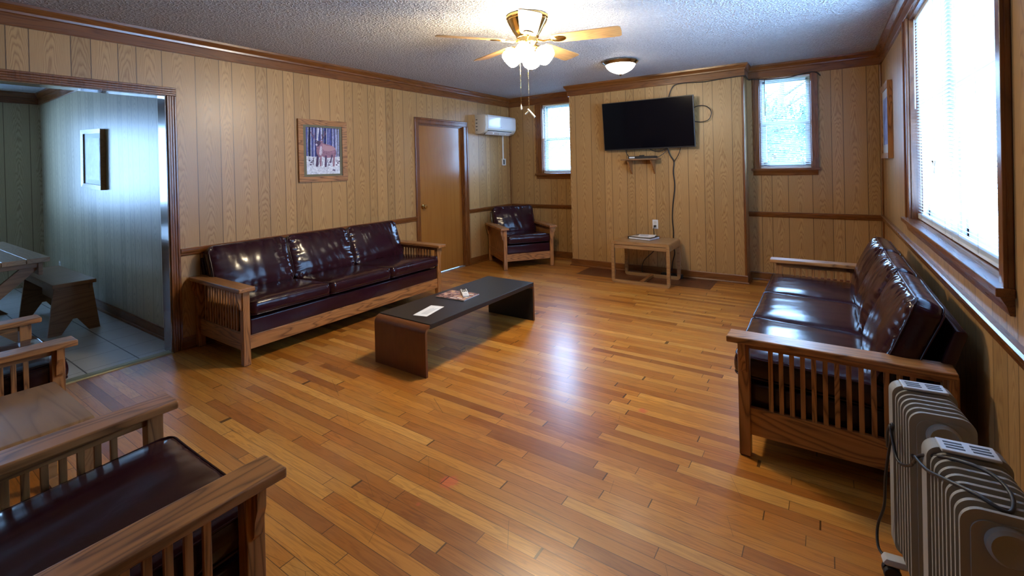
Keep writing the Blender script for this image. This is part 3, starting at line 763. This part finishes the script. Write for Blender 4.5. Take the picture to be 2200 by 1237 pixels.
# ------------------------------------------------------------------ waterfall end tables
def end_table(name, label, loc, rz, w, d, h=.50, m='oak_pale'):
    t = thing(name, label, 'side table', loc, rz); r = .035; T = .036
    for y0 in (0, d-T):          # two closed frames: bottom bar, two posts, top bar with rounded outer corners
        outer = []; inner = []
        for cx, cz, a0 in ((w/2-r, h-r, 0), (-w/2+r, h-r, 90), (-w/2+r, r, 180), (w/2-r, r, 270)):
            for k in range(7):
                a = math.radians(a0+90*k/6); outer.append((cx+r*math.cos(a), cz+r*math.sin(a)))
                ri = .006; ccx = cx + (r-T-ri)*0; 
                inner.append((math.copysign(w/2-T-ri, cx)+ri*math.cos(a), (h-T-ri if cz > h/2 else T+ri)+ri*math.sin(a)))
        b = NB(); n = len(outer)
        A = [b.verts.new((p[0], y0, p[1])) for p in outer]; A2 = [b.verts.new((p[0], y0+T, p[1])) for p in outer]
        B = [b.verts.new((p[0], y0, p[1])) for p in inner]; B2 = [b.verts.new((p[0], y0+T, p[1])) for p in inner]
        for i in range(n):
            j = (i+1) % n
            b.faces.new((A[i], A[j], B[j], B[i])); b.faces.new((A2[i], B2[i], B2[j], A2[j])); b.faces.new((A[i], A2[i], A2[j], A[j])); b.faces.new((B[i], B[j], B2[j], B2[i]))
        obj('leg_frame', b, M[m], t, True)
    b = NB(); pts = [(-w/2+.0, h-.030)]
    pts = []
    for cx, a0 in ((w/2-r, 0), (-w/2+r, 90)):
        for k in range(7):
            a = math.radians(a0+90*k/6); pts.append((cx+r*math.cos(a), h-r+r*math.sin(a)))
    pts += [(-w/2, h-.085), (-w/2+.016, h-.085), (-w/2+.016, h-.022), (w/2-.016, h-.022), (w/2-.016, h-.085), (w/2, h-.085)]
    prism(b, pts, 1, T, d-T); obj('tabletop', b, M[m], t, True)
    b = NB(); box(b, -w/2+T, w/2-T, .012, .030, h-.085, h-.045, .002); obj('apron', b, M[m], t)
    b = NB(); box(b, -w/2+T, w/2-T, d-.030, d-.012, h-.085, h-.045, .002); obj('apron', b, M[m], t)
    b = NB(); box(b, -.022, .022, T, d-T, .004, T, .003); obj('stretcher', b, M['oak_y'], t)
    return t
end_table('side_table', 'small pale oak side table with open square frames under the television', (2.518, 1.985, 0), math.radians(.8), .69, .50, .50)
end_table('side_table', 'pale oak side table with rounded top between the two foreground armchairs', (1.655, -3.32, 0), 0, .62, .575, .475)

# book pile on the far table
t = thing('binder', 'black binder with a printed cream cover sheet on the side table below the television', 'binder', (2.47, 2.30, .5005), math.radians(-12))
b = NB(); box(b, -.15, .15, -.12, .12, 0, .004); box(b, -.15, .15, -.12, .12, .026, .030); box(b, -.15, -.144, -.12, .12, 0, .030); obj('cover', b, M['black'], t)
b = NB(); box(b, -.14, .146, -.112, .112, .004, .022); obj('pages', b, M['paper'], t)
b = NB(); box(b, -.13, .13, -.10, .02, .030, .0306); obj('cover_sheet', b, M['cream'], t)
b = NB()
for i in range(4): box(b, -.11, .10, -.09+i*.026, -.078+i*.026, .0306, .031)
obj('print', b, M['ink'], t)
t = thing('magazine', 'thin light-coloured magazine lying crooked on top of the black binder', 'magazine', (2.50, 2.335, .5318), math.radians(9))
b = NB(); box(b, -.10, .10, -.075, .075, 0, .005); obj('pages', b, M['paper'], t)
b = NB(); box(b, -.08, .02, -.05, .03, .005, .0055); obj('cover_picture', b, M['ink'], t)

# ------------------------------------------------------------------ television and what hangs round it
t = thing('television', 'large black flat television mounted on the chimney breast', 'television', (2.474, 2.478, 1.915), 0)
t.rotation_euler = (math.radians(6), 0, 0)
hw, hh = .578, .312
b = NB(); box(b, -hw, hw, 0, .03, -hh, hh, .004); box(b, -hw*.7, hw*.7, .028, .06, -hh*.8, hh*.55, .01); obj('casing', b, M['black'], t)
b = NB(); box(b, -hw+.009, hw-.009, -.0015, .001, -hh+.017, hh-.009); obj('screen', b, M['screen'], t)
b = NB(); box(b, -.2, .2, .06, .075, -.12, .12); box(b, -.03, .03, .07, .125, -.05, .05); obj('wall_bracket', b, M['black'], t)
t = thing('wall_shelf', 'small brown shelf on two brackets below the television', 'shelf', (2.376, YC, 1.478))
b = NB(); box(b, -.232, .232, -.20, 0, -.008, .008, .002); obj('board', b, M['pine_dark'], t)
for x in (-.15, .15):
    b = NB(); prism(b, [(-.165, -.008), (0, -.008), (0, -.19), (-.012, -.19), (-.165, -.024)], 0, x-.009, x+.009); obj('bracket', b, M['oak_z'], t)
t = thing('media_box', 'slim black media box on the small wall shelf', 'media box', (2.41, YC-.125, 1.4865))
b = NB(); box(b, -.165, .165, -.065, .075, 0, .032, .003); obj('case', b, M['black'], t)
b = NB(); box(b, -.15, -.08, -.067, -.064, .008, .024); obj('display', b, M['acpanel'], t)
b = NB(); box(b, -.045, .01, .0, .05, .032, .045, .004); tag(obj('receiver', b, M['black']), 'tiny black receiver standing on the media box', 'receiver').location = (2.41, YC-.125, 1.4865)

def cable(name, pts, r, label, cat='cable', m='cord', n=6, group=None):
    b = NB(); tube(b, spline(pts, n), r, 8); o = obj(name, b, M[m]); return tag(o, label, cat, group)
yw = YC-.012
cable('cable', [(2.717, 2.585, 2.20), (2.735, 2.60, 2.28), (2.762, 2.605, 2.345), (2.805, 2.604, 2.388), (2.917, 2.602, 2.398), (3.133, 2.602, 2.386), (3.314, 2.602, 2.395), (3.465, 2.602, 2.400), (3.575, 2.60, 2.402), (3.592, 2.64, 2.40), (3.592, 2.86, 2.39), (3.64, 2.878, 2.390), (3.80, 2.878, 2.372), (3.982, 2.878, 2.366), (4.10, 2.874, 2.385), (4.21, 2.872, 2.400), (4.27, 2.876, 2.388), (4.305, 2.895, 2.352)], .0055, 'black cable running from behind the television along the crown moulding to the right window')
cable('cable', [(3.00, 2.57, 2.07), (3.08, 2.572, 2.10), (3.16, 2.575, 2.092), (3.215, 2.578, 2.04), (3.222, 2.58, 1.985), (3.19, 2.58, 1.925), (3.12, 2.578, 1.905), (3.05, 2.575, 1.912), (3.0, 2.57, 1.93)], .005, 'black cable looping out past the right edge of the television')
cable('cable', [(2.703, 2.575, 1.62), (2.73, 2.59, 1.52), (2.768, yw, 1.438), (2.759, yw, 1.305), (2.773, yw, 1.131), (2.745, yw, .897), (2.735, yw, .722), (2.745, yw, .548), (2.74, 2.60, .40), (2.76, 2.59, .30), (2.735, 2.58, .18), (2.73, 2.56, .075)], .007, 'thick black cable hanging down the chimney breast to the power strip', 'cable')
cable('cable', [(2.867, 2.575, 1.62), (2.835, 2.59, 1.53), (2.772, yw-.008, 1.436)], .0045, 'short black cable slanting from the right underside of the television to the hanging cord')
cable('cable', [(2.167, 2.565, 1.62), (2.180, 2.56, 1.56), (2.215, 2.55, 1.520), (2.26, 2.53, 1.505)], .0045, 'short black cable curving from the left underside of the television to the media box')
cable('cable', [(2.463, 2.575, 1.62), (2.53, 2.58, 1.582), (2.621, 2.58, 1.575), (2.703, 2.58, 1.615)], .0045, 'shallow loop of black cable sagging under the middle of the television')
cable('cable', [(2.703, 2.585, 1.60), (2.667, 2.575, 1.552), (2.60, 2.55, 1.505), (2.565, 2.53, 1.505)], .0045, 'black cable going from the television down to the right end of the media box')
t = thing('wall_outlet', 'white double wall outlet with a black plug on the chimney breast', 'wall outlet', (2.517, YC, .642))
b = NB(); box(b, -.036, .036, -.006, 0, -.058, .058, .002); obj('plate', b, M['white'], t)
b = NB(); box(b, -.017, .017, -.009, -.005, .006, .040, .004); box(b, -.017, .017, -.009, -.005, -.040, -.006, .004); obj('socket', b, M['cream'], t)
b = NB(); box(b, -.012, .012, -.045, -.008, -.034, -.010, .004); tube(b, spline([(0, -.04, -.022), (-.012, -.045, -.06), (-.012, -.03, -.12), (-.012, -.02, -.26), (-.02, -.03, -.34), (-.14, -.06, -.47), (-.16, -.085, -.60), (-.10, -.11, -.634), (.02, -.105, -.634), (.055, -.075, -.634), (.0, -.048, -.634), (-.09, -.06, -.634), (-.11, -.09, -.628), (-.02, -.108, -.620), (.06, -.09, -.634), (.10, -.08, -.625)], 8), .005, 8)
tag(obj('cable', b, M['cord']), 'black plug and cable from the wall outlet trailing behind the side table', 'cable').location = (2.517, YC, .642)
t = thing('power_strip', 'black power strip on the floor behind the side table', 'power strip', (2.73, 2.555, 0), 0)
b = NB(); box(b, -.13, .13, -.035, .035, 0, .045, .006); obj('body', b, M['black'], t)
b = NB()
for i in range(4): lathe(b, [(.015, .0), (.015, .003), (0, .003)], (-.09+i*.055, 0, .044), 14)
obj('socket', b, M['dark'], t)

# ------------------------------------------------------------------ air conditioner and switch
t = thing('air_conditioner', 'white wall-mounted air conditioner high on the left wall by the corner', 'air conditioner', (0, 2.13, 1.93))
prof = [(0, 0), (.10, -.004), (.165, .02), (.195, .06), (.205, .12), (.205, .25), (.19, .272), (.165, .283), (0, .283)]
b = NB(); prism(b, [(p[0], p[1]) for p in prof], 1, 0, .80, bev=.004)
obj('housing', b, M['cream'], t, True)
b = NB(); prism(b, [(.196, .072), (.206, .072), (.2115, .12), (.2115, .25), (.197, .278), (.19, .272)], 1, .055, .79, bev=.001); obj('front_panel', b, M['acpanel'], t, True)
b = NB(); prism(b, [(.105, -.008), (.112, -.008), (.19, .046), (.187, .05), (.17, .03)], 1, .07, .70); obj('air_outlet', b, M['dark'], t)
b = NB(); 
prism(b, [(.125, -.006), (.128, -.012), (.196, .030), (.193, .036)], 1, .075, .69, bev=.001)
for y in (.22, .38, .54): box(b, .13, .175, y, y+.012, 0, .03)
obj('air_flap', b, M['white'], t)
b = NB(); box(b, .211, .2125, .34, .40, .098, .106); obj('badge', b, M['ink'], t)
b = NB()
for z in (.05, .10, .15, .20): box(b, .02, .05, -.002, .002, z, z+.012)
obj('side_vent', b, M['dark'], t)
t = thing('wall_controller', 'small white control box with a dark window on the wall under the air conditioner', 'controller', (0, 2.845, 1.505))
b = NB(); box(b, 0, .022, -.045, .045, -.055, .055, .003); obj('case', b, M['white'], t)
b = NB(); box(b, .021, .024, -.028, .006, -.038, .038); obj('window', b, M['dark'], t)
b = NB(); box(b, 0, .016, 2.822, 2.846, 1.56, 1.935, .002); tag(obj('cable_cover', b, M['white']), 'white cable channel running from the air conditioner down to the controller', 'cable channel')
b = NB(); box(b, 2.128-0, 2.13, 0, 0.001, 0, 0.001)
b.free()

# ------------------------------------------------------------------ framed pictures
def frame_mesh(w, h, fw_, d, m_, parent, nm='frame'):
    b = NB(); o = [(-w/2, -h/2), (w/2, -h/2), (w/2, h/2), (-w/2, h/2)]; i_ = [(-w/2+fw_, -h/2+fw_), (w/2-fw_, -h/2+fw_), (w/2-fw_, h/2-fw_), (-w/2+fw_, h/2-fw_)]
    for k in range(4):
        a, c, e_, g_ = o[k], o[(k+1) % 4], i_[(k+1) % 4], i_[k]
        lo = [b.verts.new((p[0], 0, p[1])) for p in (a, c, e_, g_)]
        zz = (-d*.8, -d*.8, -d, -d)
        hi = [b.verts.new((p[0], q, p[1])) for p, q in zip((a, c, e_, g_), (-d, -d, -d*.75, -d*.75))]
        b.faces.new(lo); b.faces.new(hi[::-1])
        for j in range(4): b.faces.new((lo[j], hi[j], hi[(j+1) % 4], lo[(j+1) % 4]))
    return obj(nm, b, m_, parent)
t = thing('framed_picture', 'framed print of a standing stag in a snowy forest on the left wall', 'picture', (0.002, -.415, 1.632), PI/2)
w, h = .56, .635
frame_mesh(w, h, .055, .022, M['oak_x'], t)
b = NB(); box(b, -w/2+.05, w/2-.05, -.008, -.002, -h/2+.05, h/2-.05); obj('mat_board', b, M['matboard'], t)
pw, ph = .385, .48
def flat_poly(b, pts, lay, mi):
    vs = [b.verts.new((-pw/2+x*pw, -.0085-.0004*lay, -ph/2+y*ph)) for x, y in pts]; f = b.faces.new(vs); f.material_index = mi
def smooth_poly(b, pts, lay, mi):
    flat_poly(b, [(p.x, p.y) for p in spline([(x, y, 0) for x, y in pts], 6, True)], lay, mi)
def strip(b, pts, wd, lay, mi):
    for (x0, y0), (x1, y1) in zip(pts, pts[1:]):
        d = Vector((x1-x0, (y1-y0)*1.25)); 
        if d.length < 1e-6: continue
        d.normalize(); nx, ny = -d.y*wd/2, d.x*wd/2/1.25
        flat_poly(b, [(x0+nx, y0+ny), (x1+nx, y1+ny), (x1-nx, y1-ny), (x0-nx, y0-ny)], lay, mi)
def plain_print(name, c, ro):
    q = NT(name); nn = q.noise(q.coord(), 55, 4, .75)
    q.set(col=q.mix(q.ramp(nn, [(.35, 0.0), (.65, 1.0)]), tuple(a*.62 for a in c), tuple(min(1, a*1.3) for a in c)), rough=ro); return q.m
pm = [plain_print('print_blue', lin(70, 80, 150), .3), plain_print('print_pale_trunk', lin(190, 195, 225), .3), plain_print('print_navy', lin(40, 44, 95), .3), plain_print('print_snow', lin(215, 220, 240), .3),
      plain_print('print_fur', lin(150, 110, 130), .3), plain_print('print_fur_dark', lin(80, 60, 95), .3), plain_print('print_antler', lin(120, 95, 125), .3), plain_print('print_face', lin(200, 190, 205), .3)]
b = NB(); flat_poly(b, [(0, 0), (1, 0), (1, 1), (0, 1)], 0, 0)
for i in range(26):
    x = rnd.random(); strip(b, [(x, .36), (x+.02*(rnd.random()-.5), 1)], .012+.03*rnd.random(), 1, rnd.choice([2, 2, 2, 1, 0]))
for x in (.13, .22, .60, .78, .88, .96): strip(b, [(x, .36), (x+.015, .99)], .022, 2, 1)
strip(b, [(.32, .72), (.38, .99)], .03, 2, 3)
flat_poly(b, [(0, 0), (1, 0), (1, .38), (.7, .36), (.45, .39), (.2, .37), (0, .39)], 3, 3)
for i in range(22):
    x, y = rnd.random()*.96, .16+rnd.random()*.14
    strip(b, [(x, y), (x+.02*(rnd.random()-.3), y+.04+.04*rnd.random())], .012, 4, 5)
smooth_poly(b, [(.30, .58), (.34, .67), (.42, .70), (.52, .66), (.66, .64), (.78, .61), (.86, .56), (.89, .46), (.85, .38), (.72, .36), (.58, .35), (.45, .38), (.35, .36), (.29, .46)], 5, 4)
for pts, wd, mi in (([(.33, .42), (.31, .28), (.29, .16)], .07, 5), ([(.42, .40), (.41, .28), (.40, .17)], .05, 4), ([(.57, .40), (.56, .28), (.55, .15)], .055, 5), ([(.82, .42), (.81, .28), (.80, .16)], .055, 4), ([(.76, .42), (.72, .3), (.70, .24)], .04, 5)): strip(b, pts, wd, 6, mi)
smooth_poly(b, [(.29, .60), (.33, .69), (.45, .71), (.47, .60), (.44, .46), (.36, .38), (.31, .48)], 7, 4)
smooth_poly(b, [(.27, .63), (.31, .70), (.39, .71), (.42, .66), (.36, .60), (.30, .595)], 8, 5); flat_poly(b, [(.26, .63), (.29, .66), (.33, .63), (.30, .60)], 9, 7)
for pts in ([(.33, .70), (.24, .76), (.17, .83), (.16, .95)], [(.22, .78), (.25, .88)], [(.18, .83), (.13, .90)], [(.40, .71), (.48, .77), (.54, .83), (.55, .93)], [(.48, .77), (.45, .86)], [(.54, .83), (.59, .89)]): strip(b, pts, .026, 9, 6)
smooth_poly(b, [(.42, .66), (.60, .62), (.80, .60), (.86, .54), (.70, .50), (.50, .52)], 6, 8)
smooth_poly(b, [(.40, .58), (.45, .59), (.46, .46), (.42, .40), (.37, .44)], 8, 7)
flat_poly(b, [(.22, .68), (.28, .695), (.30, .675), (.26, .66)], 9, 5); flat_poly(b, [(.42, .70), (.49, .72), (.48, .69), (.43, .675)], 9, 4)
for x0, y0 in ((.05, .30), (.10, .26), (.15, .29), (.08, .21), (.62, .20), (.66, .27), (.90, .24), (.94, .28), (.86, .20)): flat_poly(b, [(x0, y0), (x0+.05, y0+.012), (x0+.07, y0-.012), (x0+.02, y0-.022)], 5, 5)
flat_poly(b, [(.75, .07), (.79, .10), (.86, .08), (.84, .065)], 5, 5)
for x0 in (.05, .31, .47, .68, .83, .92): strip(b, [(x0, .38), (x0-.01, .7), (x0+.01, .98)], .011, 3, 1)
obj('stag_print', b, pm + [plain('print_fur_light', lin(178, 140, 150), .3)], t)
t = thing('framed_picture', 'tilted narrow wood-framed blue print on the dining room wall', 'picture', (-2.14, -1.702, 1.61), 0)
t.rotation_euler = (0, math.radians(2.5), 0)
frame_mesh(.66, .63, .045, .045, M['oak_pale'], t)
b = NB(); box(b, -.29, .29, -.020, -.012, -.275, .275); obj('mat_board', b, plain('pale_blue_mat', (.36, .46, .62), .5), t)
tm = NT('blue_print'); tm.set(col=tm.ramp(tm.noise(tm.coord(), 7, 4, .6), [(.35, (.05, .07, .16)), (.55, (.14, .20, .42)), (.7, (.35, .45, .7))]), rough=.4)
b = NB(); box(b, -.22, .22, -.022, -.019, -.22, .22); obj('print', b, tm.m, t)
t = thing('framed_picture', 'wood-framed picture seen edge-on on the right wall between the corner and the big window', 'picture', (XR-.002, 2.34, 1.765), -PI/2)
frame_mesh(.66, .70, .05, .035, M['oak_z'], t)
b = NB(); box(b, -.29, .29, -.018, -.010, -.31, .31); obj('mat_board', b, plain('pale_mat', (.45, .45, .42), .5), t)
b = NB(); box(b, -.20, .20, -.020, -.0175, -.22, .22); obj('print', b, tm.m, t)
t = thing('wall_outlet', 'white wall outlet on the dining room wall above the bench', 'wall outlet', (-3.62, -1.70, .32))
b = NB(); box(b, -.036, .036, -.006, 0, -.058, .058, .002); obj('plate', b, M['white'], t)
b = NB(); box(b, -.015, .015, -.008, -.005, -.035, .035, .003); obj('socket', b, M['ink'], t)

# ------------------------------------------------------------------ ceiling fan
FX, FY = 2.495, -.338
fan = thing('ceiling_fan', 'brass ceiling fan with five light oak blades and a lit cluster of glass shades', 'ceiling fan', (FX, FY, ZC))
b = NB(); lathe(b, [(.150, 0), (.158, -.006), (.158, -.022), (.150, -.028), (.148, -.034), (.152, -.040), (.146, -.052), (.128, -.085), (.105, -.125), (.088, -.150), (.082, -.165), (.078, -.168), (0, -.168)], (0, 0, 0), 48); obj('motor_housing', b, M['brass'], fan, True)
b = NB(); lathe(b, [(.072, -.165), (.075, -.20), (.066, -.205), (.060, -.215), (.058, -.235), (.070, -.242), (.070, -.262), (.045, -.275), (.018, -.285), (.012, -.30), (0, -.302)], (0, 0, 0), 40); obj('light_fitter', b, M['brass'], fan, True)
ang0 = 15.5
for k in range(5):
    a = math.radians(ang0+72*k); Mz = Matrix.Rotation(a, 4, 'Z')
    b = NB()
    tube(b, [Mz @ Vector(p) for p in ((.07, 0, -.185), (.12, 0, -.20), (.17, 0, -.196), (.20, 0, -.196))], [.012, .010, .009, .012], 8, flat=.6)
    q = NB(); Mt = Matrix.Translation((.235, 0, -.197)) @ Matrix.Rotation(math.radians(-12), 4, 'X')
    lathe(q, [(.0, .003), (.048, .003), (.052, 0), (.048, -.003), (.0, -.003)], (0, 0, 0), 24, M=Mt @ Matrix.Diagonal((1.1, .8, 1, 1))); join(b, q, 0, Mz)
    iron = obj('blade_iron', b, M['brass'], fan, True)
    b = NB(); q = NB(); pts = []
    for x, y in ((.19, -.052), (.24, -.062), (.62, -.075), (.672, -.073), (.688, -.060), (.692, 0), (.688, .060), (.672, .073), (.62, .075), (.24, .062), (.19, .052)): pts.append((x, y))
    prism(q, pts, 2, -.003, .003)
    # keep the blade's own x axis along its length so the grain follows it
    o = obj('blade', q, M['blade'], fan); o.matrix_local = Mz @ Matrix.Translation((0, 0, -.190)) @ Matrix.Rotation(math.radians(-12), 4, 'X'); b.free()
for k in range(4):
    a = math.radians(20+90*k); Mz = Matrix.Rotation(a, 4, 'Z'); tl = Matrix.Translation((.060, 0, -.250)) @ Matrix.Rotation(math.radians(-52), 4, 'Y')
    b = NB(); q = NB(); lathe(q, [(.020, .012), (.022, 0), (.024, -.012), (.030, -.022)], (0, 0, 0), 20, M=tl); join(b, q, 0, Mz); ho = obj('shade_holder', b, M['brass'], fan, True)
    b = NB(); q = NB(); lathe(q, [(.026, -.016), (.044, -.028), (.062, -.050), (.071, -.078), (.070, -.104), (.062, -.124), (.050, -.136), (.030, -.140), (0, -.141)], (0, 0, 0), 60, M=tl, flute=.03, nf=12); join(b, q, 0, Mz); obj('glass_shade', b, M['shade'], ho, True)
for (dx, dy, zt, zb, kind) in ((-.032, -.062, -.30, -.690, 0), (.037, -.062, -.30, -.720, 1)):
    b = NB(); n = int((zt-zb)/.006)
    tube(b, [(dx, dy, -.262), (dx, dy, zb)], .0011, 5)
    for i in range(0, n, 2): lathe(b, [(0, .0018), (.0018, 0), (0, -.0018)], (dx, dy, zt-i*.006), 6)
    cc = obj('pull_chain', b, M['brass'], fan)
    b = NB()
    if kind == 0: lathe(b, [(.002, .022), (.005, .010), (.0085, -.006), (.006, -.016), (0, -.018)], (dx, dy, zb), 12)
    else:
        Mq = Matrix.Translation((dx+.012, dy, zb-.018)) @ Matrix.Rotation(math.radians(35), 4, 'Y').inverted() @ Matrix.Rotation(0, 4, 'X')
        tube(b, [(dx-.012, dy, zb+.012), (dx+.040, dy+.012, zb-.050)], [.0075, .009], 10); tube(b, [(dx-.030, dy-.008, zb-.024), (dx-.004, dy, zb-.004)], .005, 8)
    obj('pull_knob', b, M['cream'], cc, True)
fl = thing('ceiling_light', 'small lit bowl light with a brass rim on the ceiling near the chimney breast', 'ceiling light', (2.498, 1.565, ZC))
b = NB(); lathe(b, [(.150, 0), (.188, -.006), (.192, -.018), (.182, -.026), (.168, -.040), (.160, -.046), (.150, -.04)], (0, 0, 0), 48); obj('rim', b, M['nickel'], fl, True)
b = NB(); lathe(b, [(.160, -.036), (.158, -.050), (.145, -.074), (.118, -.100), (.080, -.122), (.040, -.138), (.014, -.146), (0, -.147)], (0, 0, 0), 48); obj('glass_bowl', b, M['bowl'], fl, True)
b = NB(); lathe(b, [(.016, -.143), (.018, -.149), (.010, -.155), (.006, -.165), (0, -.167)], (0, 0, 0), 20); obj('finial', b, M['nickel'], fl, True)

# ------------------------------------------------------------------ oil-filled radiators
def radiator(label, loc, rz, nfin=7, h0=.085, h=.556, w=.155, pitch=.030):
    """first fin at local y=0 (far end), fins follow towards -y, x centred"""
    t = thing('oil_heater', label, 'heater', loc, rz)
    def finpoly(wd, z0, z1, r):
        pts = []
        for cx, cz, a0 in ((wd/2-r, z1-r, 0), (-wd/2+r, z1-r, 90), (-wd/2+r, z0+r, 180), (wd/2-r, z0+r, 270)):
            for k in range(11):
                a = math.radians(a0+90*k/10); pts.append((cx+r*math.cos(a), cz+r*math.sin(a)))
        return pts
    for i in range(nfin):
        y = -i*pitch; b = NB()
        prism(b, finpoly(w, h0, h0+h, .038), 1, y-.0045, y+.0045, bev=.0035)
        prism(b, finpoly(w-.034, h0+.02, h0+h-.02, .03), 1, y-.008, y+.008, bev=.004)
        for z in (h0+.065, h0+h-.062): lathe(b, [(.034, -.015), (.034, .015)], (0, y, z), 24, M=Matrix.Rotation(PI/2, 4, 'X'))
        if i == nfin-1:
            for z in (h0+.065, h0+h-.062): lathe(b, [(.040, .0), (.040, .014), (.034, .020), (.014, .014), (0, .013)], (0, y-.008, z), 28, M=Matrix.Rotation(PI/2, 4, 'X'))
        obj('fin', b, M['heater'], t, True)
    b = NB(); prism(b, finpoly(w+.012, h0-.01, h0+h+.008, .034), 1, .012, .060, bev=.004); ct = obj('control_housing', b, M['heater'], t, True)
    b = NB(); box(b, -w/2+.020, w/2-.020, -.010, .054, h0+h+.006, h0+h+.014, .003); obj('top_cover', b, M['heatertop'], t)
    b = NB()
    for x0 in (-.045, .008):
        for j in range(3): box(b, x0, x0+.038, .004+j*.014, .011+j*.014, h0+h+.0138, h0+h+.0146)
    obj('top_vent', b, M['dark'], ct)
    for y in (-.01, -(nfin-1)*pitch+.03):
        b = NB(); prism(b, [(-.115, .052), (.115, .052), (.125, .058), (.115, .075), (-.115, .075), (-.125, .058)], 1, y-.018, y+.018, bev=.004); ft = obj('foot_bracket', b, M['heatertop'], t, True)
        for sx in (-1, 1):
            b = NB(); 
            for dy in (-.012, .012): lathe(b, [(.0, -.008), (.022, -.008), (.025, -.004), (.025, .004), (.022, .008), (0, .008)], (sx*.098, y+dy, .025), 20, M=Matrix.Rotation(PI/2, 4, 'X'))
            tube(b, [(sx*.098, y, .02), (sx*.098, y, .056)], .006, 8); obj('castor', b, M['rubber'], ft, True)
    return t
hA = radiator('grey oil-filled radiator standing just in front of the right-hand sofa arm, farther of the two', (4.597, -1.317, 0), math.radians(6.5), 6)
hB = radiator('grey oil-filled radiator nearest the bottom right corner, nearer of the two', (4.633, -1.695, 0), math.radians(4.5), 8, pitch=.031)
def heater_cord(h, pts, r):
    b = NB(); tube(b, spline(pts, 6), r, 8)
    bmesh.ops.transform(b, matrix=(Matrix.Translation(h.location) @ Matrix.Rotation(h.rotation_euler[2], 4, 'Z')).inverted(), verts=b.verts)
    obj('power_cord', b, M['cord'], h)
heater_cord(hA, [(4.50, -1.29, .42), (4.497, -1.34, .50), (4.506, -1.39, .545), (4.500, -1.36, .46), (4.49, -1.33, .34), (4.487, -1.30, .22), (4.47, -1.27, .12), (4.47, -1.30, .065), (4.495, -1.34, .06)], .0045)
heater_cord(hA, [(4.500, -1.38, .54), (4.512, -1.44, .46), (4.535, -1.53, .50), (4.532, -1.60, .565)], .0045)
heater_cord(hB, [(4.532, -1.61, .55), (4.545, -1.66, .602), (4.60, -1.74, .650), (4.65, -1.79, .662), (4.672, -1.845, .652), (4.655, -1.90, .640), (4.612, -1.87, .645), (4.567, -1.80, .625), (4.546, -1.72, .595), (4.532, -1.635, .58)], .0045)
heater_cord(hB, [(4.550, -1.90, .40), (4.540, -1.88, .33), (4.528, -1.82, .26), (4.50, -1.76, .17), (4.47, -1.72, .05), (4.46, -1.66, .008)], .006)

# ------------------------------------------------------------------ dining room furniture
t = thing('bench', 'brown wooden bench with notched board legs on the grey tile floor', 'bench', (-1.385, -2.065, 0))
b = NB(); box(b, -1.20, .05, -.155, .145, .435, .468, .004); obj('seat', b, M['pine_dark'], t)
for x in (0, -1.08):
    b = NB(); prism(b, [(-.185, 0), (-.095, 0), (-.015, .125), (.015, .125), (.095, 0), (.175, 0), (.125, .435), (-.135, .435)], 0, x-.028, x); obj('leg', b, M['pine_dark'], t)
b = NB(); box(b, -1.08, -.02, -.014, .014, .21, .34); box(b, -1.15, .02, -.135, -.115, .385, .436); box(b, -1.15, .02, .105, .125, .385, .436); obj('stretcher', b, M['pine_dark'], t)
t = thing('dining_table', 'heavy wooden trestle dining table at the left edge of the dining room', 'table', (-1.12, -2.27, 0))
b = NB()
for i in range(6): box(b, -1.86, 0, -.85+.0015+i*.142, -.85+.1405+i*.142, .712, .75, .003)
obj('tabletop', b, M['pine_top'], t)
for x in (-.10, -1.70):
    b = NB(); box(b, x-.02, x+.02, -.82, -.03, .665, .712, .002); obj('cleat', b, M['pine_dark'], t)
    for s in (1, -1):
        b = NB(); c0 = -.425; w_ = .06
        prism(b, [(c0+s*.33-w_, .665), (c0+s*.33+w_, .665), (c0-s*.36+w_, 0), (c0-s*.36-w_, 0)], 0, x-.055+(.0 if s > 0 else .035), x-.022+(.0 if s > 0 else .035)); obj('leg', b, M['pine_dark'], t)
b = NB(); box(b, -1.70, -.10, -.45, -.40, .30, .38); obj('stretcher', b, M['pine_dark'], t)
b = NB(); box(b, -1.8, -.06, -.06, -.035, .60, .70); obj('apron', b, M['pine_dark'], t)
b = NB(); box(b, -1.8, -.06, -.815, -.79, .60, .70); obj('apron', b, M['pine_dark'], t)

# ------------------------------------------------------------------ outside: lawn and trees seen faintly through the blinds
b = NB(); box(b, -8, 8.5, 3.6, 34, -1.6, -1.5); struct('ground', b, M['grass'], 'lawn outside the back windows')
def tree(label, x, y, h, seed):
    r = random.Random(seed); t = thing('tree', label, 'tree', (x, y, -1.5))
    b = NB(); tube(b, spline([(0, 0, 0), (.1, .05, h*.3), (-.05, 0, h*.6), (.05, 0, h*.9)], 5), [.22-.01*i for i in range(16)], 10)
    for k in range(7):
        a = r.random()*6.28; z = h*(.4+.07*k); tube(b, [(0, 0, z), (math.cos(a)*h*.18, math.sin(a)*h*.18, z+h*.12)], [.06, .02], 6)
    obj('trunk', b, M['bark'], t)
    b = NB()
    cl = [(r.gauss(0, h*.16), r.gauss(0, h*.16), h*(.62+.3*r.random()-.15)) for _ in range(26)]
    for c in cl:
        for _ in range(230):
            p = Vector(c)+Vector((r.gauss(0, h*.05), r.gauss(0, h*.05), r.gauss(0, h*.05))); s = .05+.04*r.random()
            u = Vector((r.gauss(0, 1), r.gauss(0, 1), r.gauss(0, 1))).normalized(); v = u.orthogonal().normalized()
            b.faces.new([b.verts.new(p+u*s), b.verts.new(p+v*s*.5), b.verts.new(p-u*s), b.verts.new(p-v*s*.5)])
    obj('foliage', b, M['leaf'], t); return t
tree('leafy green tree outside, seen through the blind of the window right of the chimney breast', 3.1, 15.0, 6.2, 3)
tree('leafy tree outside the back window, beyond the other tree', 1.2, 26.0, 7.5, 5)
